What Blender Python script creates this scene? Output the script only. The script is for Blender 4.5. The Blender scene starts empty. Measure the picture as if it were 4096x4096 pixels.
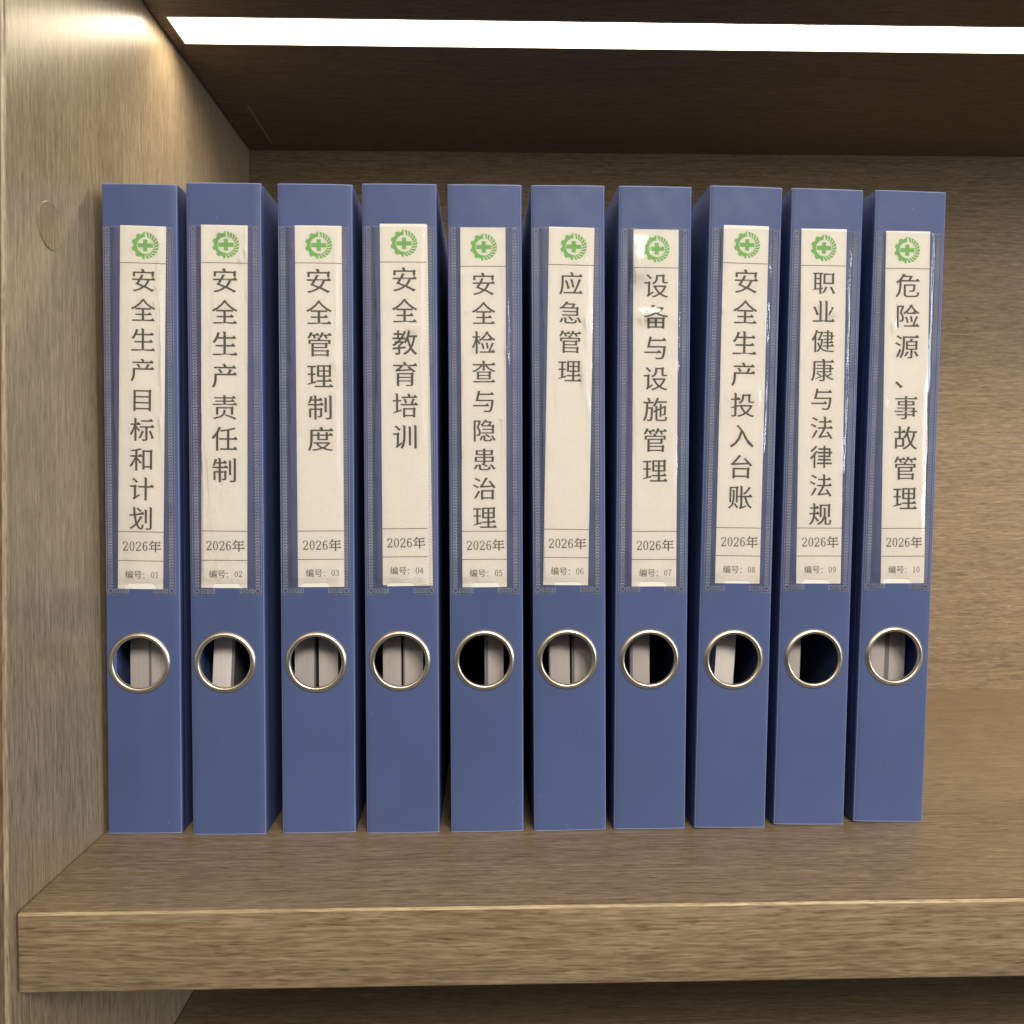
import bpy, bmesh, math, random
from mathutils import Vector, Matrix, noise

# ---------------------------------------------------------------- camera, light, exposure
S = bpy.context.scene
COL = S.collection
XL, ZC, YB = -0.0416, 0.4366, 0.2842          # side panel face, underside of upper board, back panel face
YS, TS = -0.0780, 0.0324                      # shelf front edge, shelf thickness
ZLOW, XR = -0.1528, 0.95

cam = bpy.data.cameras.new('camera')
cam_o = bpy.data.objects.new('camera', cam)
COL.objects.link(cam_o)
cam.sensor_width = 36.0
cam.lens = 3502.62 / 4096 * 36
cam.clip_start, cam.clip_end = 0.01, 50
PITCH, YAW, ROLL = -0.033862, 0.026872, -0.001498
cy, sy, cp, sp = math.cos(YAW), math.sin(YAW), math.cos(PITCH), math.sin(PITCH)
fwd = Vector((sy*cp, cy*cp, sp)); rgt = Vector((cy, -sy, 0)); up = rgt.cross(fwd)
r2 = rgt*math.cos(ROLL) + up*math.sin(ROLL); u2 = up*math.cos(ROLL) - rgt*math.sin(ROLL)
M = Matrix((r2, u2, -fwd)).transposed().to_4x4()
M.translation = Vector((0.14813, -0.42754, 0.17220))
cam_o.matrix_world = M
cam.dof.use_dof = True
cam.dof.focus_distance = 0.43
cam.dof.aperture_fstop = 26
S.camera = cam_o

world = bpy.data.worlds.new('World'); S.world = world; world.use_nodes = True
bg = world.node_tree.nodes['Background']
# a warm room: pale walls and ceiling above, darker floor below
wt = world.node_tree
wtc = wt.nodes.new('ShaderNodeTexCoord'); wsp = wt.nodes.new('ShaderNodeSeparateXYZ')
wrp = wt.nodes.new('ShaderNodeValToRGB')
wmr = wt.nodes.new('ShaderNodeMapRange'); wmr.inputs[1].default_value = -1; wmr.inputs[2].default_value = 1
wt.links.new(wtc.outputs['Generated'], wsp.inputs[0]); wt.links.new(wsp.outputs['Z'], wmr.inputs[0])
wt.links.new(wmr.outputs[0], wrp.inputs[0])
for k_, (p_, c_) in enumerate([(.46, (.026, .021, .016, 1)), (.73, (.62, .56, .48, 1))]):
    wrp.color_ramp.elements[k_].position = p_; wrp.color_ramp.elements[k_].color = c_
wt.links.new(wrp.outputs[0], bg.inputs['Color'])
bg.inputs['Strength'].default_value = 0.78

def area(name, loc, target, sx, sy_, power, color):
    l = bpy.data.lights.new(name, 'AREA'); l.shape = 'RECTANGLE'; l.size = sx; l.size_y = sy_
    l.energy = power; l.color = color
    o = bpy.data.objects.new(name, l); COL.objects.link(o)
    o.location = loc
    o.rotation_euler = (Vector(target) - Vector(loc)).to_track_quat('-Z', 'Y').to_euler()
    return o
area('ceiling_lamp', (0.75, -2.1, 1.50), (0.15, 0, 0.15), 0.9, 0.5, 44, (1.0, 0.89, 0.75))
area('window_light', (2.6, -1.5, 0.45), (0.2, 0, 0.15), 0.5, 0.9, 28, (0.88, 0.94, 1.0))
for k_ in range(4):                                   # unseen row of round lamps, added for glints on the sleeve film
    area('glint_lamp', (-1.9+1.1*k_, -3.2, 2.30), (0.15, 0, 0.2), 0.20, 0.20, 9, (1.0, 0.90, 0.74)).data.shape = 'DISK'

S.view_settings.view_transform = 'Standard'
try: S.view_settings.look = 'None'
except Exception: pass
S.view_settings.exposure = 0.0
S.view_settings.gamma = 1.0
S.render.engine = 'CYCLES'
S.cycles.use_denoising = True
S.cycles.max_bounces = 10
S.cycles.transparent_max_bounces = 16
S.cycles.sample_clamp_indirect = 6

# ---------------------------------------------------------------- materials
def mat(name):
    m = bpy.data.materials.new(name); m.use_nodes = True
    nt = m.node_tree; nt.nodes.clear()
    out = nt.nodes.new('ShaderNodeOutputMaterial')
    return m, nt, out
def N(nt, t, **kw):
    n = nt.nodes.new(t)
    for k, v in kw.items():
        if k in n.inputs: n.inputs[k].default_value = v
        else: setattr(n, k, v)
    return n
def L(nt, a, b): nt.links.new(a, b)
def principled(nt, out, **kw):
    p = N(nt, 'ShaderNodeBsdfPrincipled', **kw); L(nt, p.outputs[0], out.inputs[0]); return p
def ramp(nt, fac, stops):
    r = nt.nodes.new('ShaderNodeValToRGB'); e = r.color_ramp.elements
    while len(e) < len(stops): e.new(0.5)
    for el, (p, c) in zip(e, stops):
        el.position = p; el.color = (*c, 1) if len(c) == 3 else c
    L(nt, fac, r.inputs[0]); return r
def math_n(nt, op, a, b=None):
    n = nt.nodes.new('ShaderNodeMath'); n.operation = op
    for i, v in enumerate((a, b)):
        if v is None: continue
        if isinstance(v, (int, float)): n.inputs[i].default_value = v
        else: L(nt, v, n.inputs[i])
    return n.outputs[0]

def wood(name, axis, seed=0.0, tint=(1, 1, 1), coarse=1.0, rough=0.42, spec=0.4):
    """grey-brown oak laminate, grain running along the given axis"""
    m, nt, out = mat(name)
    tc = N(nt, 'ShaderNodeTexCoord')
    mp = N(nt, 'ShaderNodeMapping')
    mp.inputs['Location'].default_value = (seed, seed*1.7, seed*0.6)
    if axis == 'z': mp.inputs['Rotation'].default_value = (0, math.pi/2, 0)
    L(nt, tc.outputs['Object'], mp.inputs[0])
    # slow wander of the grain
    mw = N(nt, 'ShaderNodeMapping'); mw.inputs['Scale'].default_value = (3.0, 11, 11)
    L(nt, mp.outputs[0], mw.inputs[0])
    nw = N(nt, 'ShaderNodeTexNoise', Scale=1.0, Detail=2.0); L(nt, mw.outputs[0], nw.inputs['Vector'])
    vs = N(nt, 'ShaderNodeVectorMath', operation='SUBTRACT'); vs.inputs[1].default_value = (.5, .5, .5)
    L(nt, nw.outputs['Color'], vs.inputs[0])
    vm = N(nt, 'ShaderNodeVectorMath', operation='MULTIPLY'); vm.inputs[1].default_value = (0.0, .014, .014)
    L(nt, vs.outputs[0], vm.inputs[0])
    va = N(nt, 'ShaderNodeVectorMath', operation='ADD')
    L(nt, mp.outputs[0], va.inputs[0]); L(nt, vm.outputs[0], va.inputs[1])
    def layer(sx, sc, detail, rg=0.55, dist=0.0):
        q = N(nt, 'ShaderNodeMapping'); q.inputs['Scale'].default_value = (sx, sc, sc)
        L(nt, va.outputs[0], q.inputs[0])
        t = N(nt, 'ShaderNodeTexNoise', Scale=1.0, Detail=detail, Roughness=rg, Distortion=dist)
        L(nt, q.outputs[0], t.inputs['Vector']); return t.outputs['Fac']
    fine = layer(120*coarse, 1500*coarse, 1.5, .55)
    lines = layer(32*coarse, 850*coarse, 2.0, .55)
    thread = layer(13*coarse, 430*coarse, 1.0, .5)
    mid = layer(20*coarse, 360*coarse, 2.0, .5)
    broad = layer(1.8, 26, 3.0)
    pores = layer(140*coarse, 1250*coarse, 1.0)
    f = math_n(nt, 'ADD', math_n(nt, 'MULTIPLY', fine, .52), math_n(nt, 'MULTIPLY', lines, .38))
    f = math_n(nt, 'ADD', f, math_n(nt, 'ADD', math_n(nt, 'MULTIPLY', mid, .10), math_n(nt, 'MULTIPLY', broad, .14)))
    c = ramp(nt, f, [(.41, tuple(t*v for t, v in zip(tint, (.185, .142, .094)))),
                     (.53, tuple(t*v for t, v in zip(tint, (.272, .213, .142)))),
                     (.61, tuple(t*v for t, v in zip(tint, (.332, .264, .180)))),
                     (.73, tuple(t*v for t, v in zip(tint, (.45, .370, .262))))])
    th = ramp(nt, math_n(nt, 'ABSOLUTE', math_n(nt, 'SUBTRACT', thread, .5)), [(0.0, (.55, .55, .55)), (.032, (0, 0, 0))])
    tm = N(nt, 'ShaderNodeMix', data_type='RGBA'); L(nt, th.outputs[0], tm.inputs[0])
    L(nt, c.outputs[0], tm.inputs[6]); tm.inputs[7].default_value = (*[t*v for t, v in zip(tint, (.46, .378, .268))], 1)
    pr = ramp(nt, pores, [(.29, (.48, .44, .40)), (.39, (1, 1, 1))])
    mx = N(nt, 'ShaderNodeMix', data_type='RGBA', blend_type='MULTIPLY'); mx.inputs[0].default_value = .6
    L(nt, tm.outputs[2], mx.inputs[6]); L(nt, pr.outputs[0], mx.inputs[7])
    p = principled(nt, out, Roughness=rough); p.inputs['Specular IOR Level'].default_value = spec
    L(nt, mx.outputs[2], p.inputs['Base Color'])
    b = N(nt, 'ShaderNodeBump', Strength=.25, Distance=.0004)
    L(nt, f, b.inputs['Height']); L(nt, b.outputs[0], p.inputs['Normal'])
    return m

W_SIDE = wood('oak_laminate_upright', 'z', 0.31, tint=(1.10, 1.08, 1.03), rough=.32, spec=1.0)
W_SHELF = wood('oak_laminate_shelf', 'x', 2.7, tint=(.78, .725, .65), rough=.40)
W_EDGE = wood('oak_edge_band', 'x', 5.2, coarse=.80, tint=(.82, .76, .70), rough=.38)
W_BACK = wood('oak_laminate_back', 'x', 8.4, tint=(.78, .705, .60), rough=.45)
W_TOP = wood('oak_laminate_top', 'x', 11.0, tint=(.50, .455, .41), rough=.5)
W_FRONT = wood('oak_panel_front', 'z', 1.3, tint=(.50, .46, .42), rough=.4)
W_PALE = wood('oak_pale_arris', 'x', 6.1, tint=(1.55, 1.5, 1.35), rough=.35)  # pale banding seam, with the highlight of the rounded edge put into the tint
W_CAP = wood('oak_cover_cap', 'z', 3.9, tint=(.92, .93, .84), rough=.3)

def plastic(name, col, transl):
    m, nt, out = mat(name)
    tc = N(nt, 'ShaderNodeTexCoord')
    n1 = N(nt, 'ShaderNodeTexNoise', Scale=2600.0, Detail=2.0); L(nt, tc.outputs['Object'], n1.inputs['Vector'])
    n2 = N(nt, 'ShaderNodeTexNoise', Scale=14.0, Detail=3.0); L(nt, tc.outputs['Object'], n2.inputs['Vector'])
    h = ramp(nt, n2.outputs['Fac'], [(.3, tuple(c*.93 for c in col)), (.7, tuple(c*1.06 for c in col))])
    p = N(nt, 'ShaderNodeBsdfPrincipled', Roughness=.58); p.inputs['Specular IOR Level'].default_value = .42
    oi = N(nt, 'ShaderNodeObjectInfo'); ad = N(nt, 'ShaderNodeVectorMath', operation='ADD')   # dust differs from box to box
    sc_ = math_n(nt, 'MULTIPLY', oi.outputs['Random'], 9.0)
    L(nt, tc.outputs['Object'], ad.inputs[0]); L(nt, sc_, ad.inputs[1])
    vo = N(nt, 'ShaderNodeTexVoronoi', Scale=150.0); L(nt, ad.outputs[0], vo.inputs['Vector'])
    sx_ = N(nt, 'ShaderNodeSeparateColor'); L(nt, vo.outputs['Color'], sx_.inputs[0])
    dot = math_n(nt, 'MULTIPLY', math_n(nt, 'LESS_THAN', vo.outputs['Distance'], .055), math_n(nt, 'GREATER_THAN', sx_.outputs[0], .80))
    dm = N(nt, 'ShaderNodeMix', data_type='RGBA'); L(nt, math_n(nt, 'MULTIPLY', dot, .5), dm.inputs[0])
    L(nt, h.outputs[0], dm.inputs[6]); dm.inputs[7].default_value = (.26, .29, .42, 1)
    L(nt, ad.outputs[0], n2.inputs['Vector'])
    L(nt, dm.outputs[2], p.inputs['Base Color'])
    n3 = N(nt, 'ShaderNodeTexNoise', Scale=38.0, Detail=6.0, Roughness=.7); L(nt, tc.outputs['Object'], n3.inputs['Vector'])
    rv = ramp(nt, n3.outputs['Fac'], [(.32, (.46,)*3), (.68, (.66,)*3)]); L(nt, rv.outputs[0], p.inputs['Roughness'])
    b = N(nt, 'ShaderNodeBump', Strength=.16, Distance=.0002); L(nt, n1.outputs['Fac'], b.inputs['Height'])
    L(nt, b.outputs[0], p.inputs['Normal'])
    if transl:
        t = N(nt, 'ShaderNodeBsdfTranslucent'); t.inputs[0].default_value = (.03, .03, .90, 1)
        mx = N(nt, 'ShaderNodeMixShader'); mx.inputs[0].default_value = transl
        L(nt, p.outputs[0], mx.inputs[1]); L(nt, t.outputs[0], mx.inputs[2]); L(nt, mx.outputs[0], out.inputs[0])
    else:
        L(nt, p.outputs[0], out.inputs[0])
    return m
BLUE = plastic('blue_polypropylene', (.074, .112, .268), .10)
RIM = plastic('blue_cut_edge_highlight', (.26, .32, .56), 0)  # pale cut edge; on the front strip it paints the edge highlight
CREASE = plastic('blue_crease_highlight', (.17, .21, .42), 0)  # worn crease, with the highlight of the fold painted into its paler blue
DARK = plastic('blue_blocking_flap', (.010, .013, .05), 0)

def simple(name, col, rough, metallic=0.0, nscale=0.0, namp=.06, bump=0.0, spec=.5):
    m, nt, out = mat(name)
    p = principled(nt, out, Roughness=rough, Metallic=metallic); p.inputs['Specular IOR Level'].default_value = spec
    tc = N(nt, 'ShaderNodeTexCoord')
    n = N(nt, 'ShaderNodeTexNoise', Scale=nscale or 40.0, Detail=4.0); L(nt, tc.outputs['Object'], n.inputs['Vector'])
    r = ramp(nt, n.outputs['Fac'], [(.3, tuple(c*(1-namp) for c in col)), (.7, tuple(min(1, c*(1+namp)) for c in col))])
    L(nt, r.outputs[0], p.inputs['Base Color'])
    if bump:
        b = N(nt, 'ShaderNodeBump', Strength=bump, Distance=.0002); L(nt, n.outputs['Fac'], b.inputs['Height'])
        L(nt, b.outputs[0], p.inputs['Normal'])
    return m
PAPER = simple('label_paper', (.86, .84, .80), .7, nscale=900, namp=.025, bump=.12, spec=.2)
INK = simple('grey_ink', (.085, .075, .060), .6, nscale=1500, namp=.15, spec=.2)
LINE = simple('line_ink', (.16, .14, .11), .6, nscale=900, namp=.10, spec=.2)
GREEN = simple('green_ink', (.20, .50, .13), .6, nscale=1200, namp=.06, spec=.2)
RINGM = simple('nickel_ring', (.79, .74, .63), .34, 1.0, nscale=120, namp=.05)
GROOVE = simple('pale_seam', (.30, .25, .19), .4)
SLATE = simple('grey_cover_sheet', (.20, .20, .22), .4)

def sheaf(name, a, b):                      # cut edges of many sheets
    m, nt, out = mat(name)
    p = principled(nt, out, Roughness=.8)
    tc = N(nt, 'ShaderNodeTexCoord'); q = N(nt, 'ShaderNodeMapping'); q.inputs['Scale'].default_value = (4200, 3, 3)
    L(nt, tc.outputs['Object'], q.inputs[0])
    n = N(nt, 'ShaderNodeTexNoise', Scale=1.0, Detail=2.0); L(nt, q.outputs[0], n.inputs['Vector'])
    r = ramp(nt, n.outputs['Fac'], [(.3, a), (.7, b)]); L(nt, r.outputs[0], p.inputs['Base Color'])
    return m
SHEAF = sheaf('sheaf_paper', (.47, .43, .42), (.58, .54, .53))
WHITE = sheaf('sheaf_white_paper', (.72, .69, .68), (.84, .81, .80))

def film(name, haze, rough, hz=(.62, .66, .78), ior=1.5):
    m, nt, out = mat(name)
    tr = N(nt, 'ShaderNodeBsdfTransparent'); tr.inputs[0].default_value = (1, 1, 1, 1)
    df = N(nt, 'ShaderNodeBsdfDiffuse'); df.inputs[0].default_value = (*hz, 1)
    tc = N(nt, 'ShaderNodeTexCoord')
    nn = N(nt, 'ShaderNodeTexNoise', Scale=60.0, Detail=4.0); L(nt, tc.outputs['Object'], nn.inputs['Vector'])
    hv = ramp(nt, nn.outputs['Fac'], [(.3, (haze*.7,)*3), (.75, (haze*1.4,)*3)])
    gl = N(nt, 'ShaderNodeBsdfGlossy'); gl.inputs['Roughness'].default_value = rough
    a = N(nt, 'ShaderNodeMixShader'); L(nt, hv.outputs[0], a.inputs[0])
    L(nt, tr.outputs[0], a.inputs[1]); L(nt, df.outputs[0], a.inputs[2])
    fr = N(nt, 'ShaderNodeFresnel', IOR=ior)
    b = N(nt, 'ShaderNodeMixShader'); L(nt, fr.outputs[0], b.inputs[0])
    L(nt, a.outputs[0], b.inputs[1]); L(nt, gl.outputs[0], b.inputs[2]); L(nt, b.outputs[0], out.inputs[0])
    return m
FILM = film('clear_sleeve_film', .05, .10, hz=(.78, .76, .74), ior=1.44)
WELD = film('welded_film', .46, .20, hz=(.66, .70, .86), ior=1.6)

m, nt, out = mat('led_diffuser')
e = N(nt, 'ShaderNodeEmission', Strength=21.0); e.inputs[0].default_value = (1.0, .86, .66, 1); L(nt, e.outputs[0], out.inputs[0])
LED = m

# ---------------------------------------------------------------- helpers
def tag(o, label=None, category=None, group=None, kind=None):
    for k, v in (('label', label), ('category', category), ('group', group), ('kind', kind)):
        if v: o[k] = v
    return o
def empty(name, matrix):
    o = bpy.data.objects.new(name, None); o.empty_display_size = .02
    COL.objects.link(o); o.matrix_world = matrix; return o
def link(name, me, mats, parent=None, smooth=False):
    for mm in (mats if isinstance(mats, (list, tuple)) else [mats]):
        if mm.name not in [x.name for x in me.materials]: me.materials.append(mm)
    if smooth:
        for f in me.polygons: f.use_smooth = True
    o = bpy.data.objects.new(name, me); COL.objects.link(o)
    if parent: o.parent = parent
    return o
def mesh(name, verts, faces):
    me = bpy.data.meshes.new(name); me.from_pydata([tuple(v) for v in verts], [], faces); me.update(); return me
def box_mesh(name, lo, hi, bevel=0.0, seg=3, edit=None):
    bm = bmesh.new(); bmesh.ops.create_cube(bm, size=1)
    for v in bm.verts:
        v.co = Vector([(lo[i]+hi[i])/2 + v.co[i]*(hi[i]-lo[i]) for i in range(3)])
    if edit: edit(bm)
    if bevel: bmesh.ops.bevel(bm, geom=bm.edges[:], offset=bevel, segments=seg, affect='EDGES', profile=.5)
    me = bpy.data.meshes.new(name); bm.to_mesh(me); bm.free()
    return me

# ---------------------------------------------------------------- the bookcase
case = tag(empty('bookcase', Matrix.Translation((XL, YS, -.45))),
           'grey brown oak laminate bookcase compartment with a lit light strip under its upper board', 'bookcase')
def cpart(name, me, m_, parent=case, smooth=False):
    o = link(name, me, m_, parent, smooth)
    if parent is case: o.matrix_parent_inverse = Matrix.Translation((-XL, -YS, .45))
    return o
# upright side panel: its front edge leans slightly
pts = [(-.45, -.0895), (-.0407, -.0838), (.0674, -.0815), (.3324, -.0728), (.50, -.068)]
bm = bmesh.new(); rings = []
T, rr = .019, .0014
for z, y in pts:
    prof = [(XL, YB+.02)] + [(XL-rr+rr*math.cos(a), y+rr-rr*math.sin(a)) for a in (0, .4, .8, 1.2, math.pi/2)] + \
           [(XL-T+rr-rr*math.sin(a), y+rr-rr*math.cos(a)) for a in (0, .5, 1.0, math.pi/2)] + [(XL-T, YB+.02)]
    rings.append([bm.verts.new((a, b, z)) for a, b in prof])
n = len(rings[0])
for A, B in zip(rings, rings[1:]):
    for k in range(n): bm.faces.new((A[k], A[(k+1) % n], B[(k+1) % n], B[k]))
bm.faces.new(rings[0][::-1]); bm.faces.new(rings[-1])
bmesh.ops.recalc_face_normals(bm, faces=bm.faces[:])
for fc in bm.faces:
    if fc.normal.y < -.985: fc.material_index = 1
me = bpy.data.meshes.new('side_panel'); bm.to_mesh(me); bm.free()
panel = cpart('side_panel', me, [W_SIDE, W_FRONT], smooth=False)
# round cover cap on the side panel
bm = bmesh.new(); R0 = .0106
loops = []
for rad, h in ((R0, 0.0), (R0, .0003), (R0-.0003, .0005), (R0-.0009, .0004)):
    loops.append([bm.verts.new((XL+h, -.0387+rad*math.cos(a*math.pi/32), .2836+rad*math.sin(a*math.pi/32)*.97)) for a in range(64)])
for A, B in zip(loops, loops[1:]):
    for k in range(64): bm.faces.new((A[k], A[(k+1) % 64], B[(k+1) % 64], B[k]))
bm.faces.new(loops[-1]); bmesh.ops.recalc_face_normals(bm, faces=bm.faces[:])
me = bpy.data.meshes.new('cover_cap'); bm.to_mesh(me); bm.free()
cap = link('cover_cap', me, W_CAP, panel)
tag(cap, 'round wood print cover cap')
g = .0008
# shelf board (core + front edge band)
shelf = cpart('shelf_board', box_mesh('shelf_board', (XL+g, YS+.0022, -TS), (XR, YB-g, 0), 0), W_SHELF)
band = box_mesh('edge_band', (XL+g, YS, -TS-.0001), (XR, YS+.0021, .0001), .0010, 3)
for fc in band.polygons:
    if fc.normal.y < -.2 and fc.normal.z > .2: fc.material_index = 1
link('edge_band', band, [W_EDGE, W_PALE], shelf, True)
sx0, y0, y1, groove_depth = -.0334, .0836, .1134, .010
def upper_mesh():
    bm = bmesh.new()
    def blk(lo, hi):
        r_ = bmesh.ops.create_cube(bm, size=1)
        for v in r_['verts']: v.co = Vector([(lo[q]+hi[q])/2+v.co[q]*(hi[q]-lo[q]) for q in range(3)])
    blk((XL+g, YS+.004, ZC), (XR, y0-.0008, ZC+.03)); blk((XL+g, y1+.0008, ZC), (XR, YB-g, ZC+.03))
    blk((XL+g, y0-.0008, ZC), (sx0-.001, y1+.0008, ZC+.03))
    me_ = bpy.data.meshes.new('upper_board'); bm.to_mesh(me_); bm.free(); return me_
upper = cpart('upper_board', upper_mesh(), W_TOP)
link('pale_seam', box_mesh('pale_seam', (-.0205, .20, ZC-.0003), (-.0196, .271, ZC+.001), 0), GROOVE, upper)
cpart('lower_board', box_mesh('lower_board', (XL+g, -.07, ZLOW-.025), (XR, YB-g, ZLOW), 0), W_SHELF)
cpart('back_panel', box_mesh('back_panel', (XL+g, YB, -.45), (XR, YB+.009, .50), 0), W_BACK)
# light strip let into the upper board: pale channel with a frosted diffuser at its bottom
bm = bmesh.new(); strip = bpy.data.meshes.new('light_strip'); w_ = .0008
def blk(lo, hi):
    r_ = bmesh.ops.create_cube(bm, size=1)
    for v in r_['verts']: v.co = Vector([(lo[q]+hi[q])/2+v.co[q]*(hi[q]-lo[q]) for q in range(3)])
zb = ZC-.0004
blk((sx0-.0009, y0-w_+.0001, zb), (XR-.001, y0, ZC+groove_depth+.004)); blk((sx0-.0009, y1, zb), (XR-.001, y1+w_-.0001, ZC+groove_depth+.004))
blk((sx0-.0008, y0+.00005, zb), (sx0, y1-.00005, ZC+groove_depth+.004)); blk((sx0, y0+.00005, ZC+groove_depth+.001), (XR-.001, y1-.00005, ZC+groove_depth+.004))
bm.to_mesh(strip); bm.free()
st = cpart('light_strip', strip, simple('strip_housing', (.75, .70, .62), .4))
link('diffuser', box_mesh('diffuser', (sx0+.0002, y0+.0002, ZC+groove_depth), (XR-.002, y1-.0002, ZC+groove_depth+.0009), 0), LED, st)
led = area('strip_lamp', ((sx0+XR)/2, (y0+y1)/2, ZC+.0002), ((sx0+XR)/2, (y0+y1)/2, 0), XR-sx0-.004, y1-y0-.002, .22, (1.0, .86, .66))
led.rotation_euler = (0, 0, 0)
led.data.spread = math.radians(95)

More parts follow.
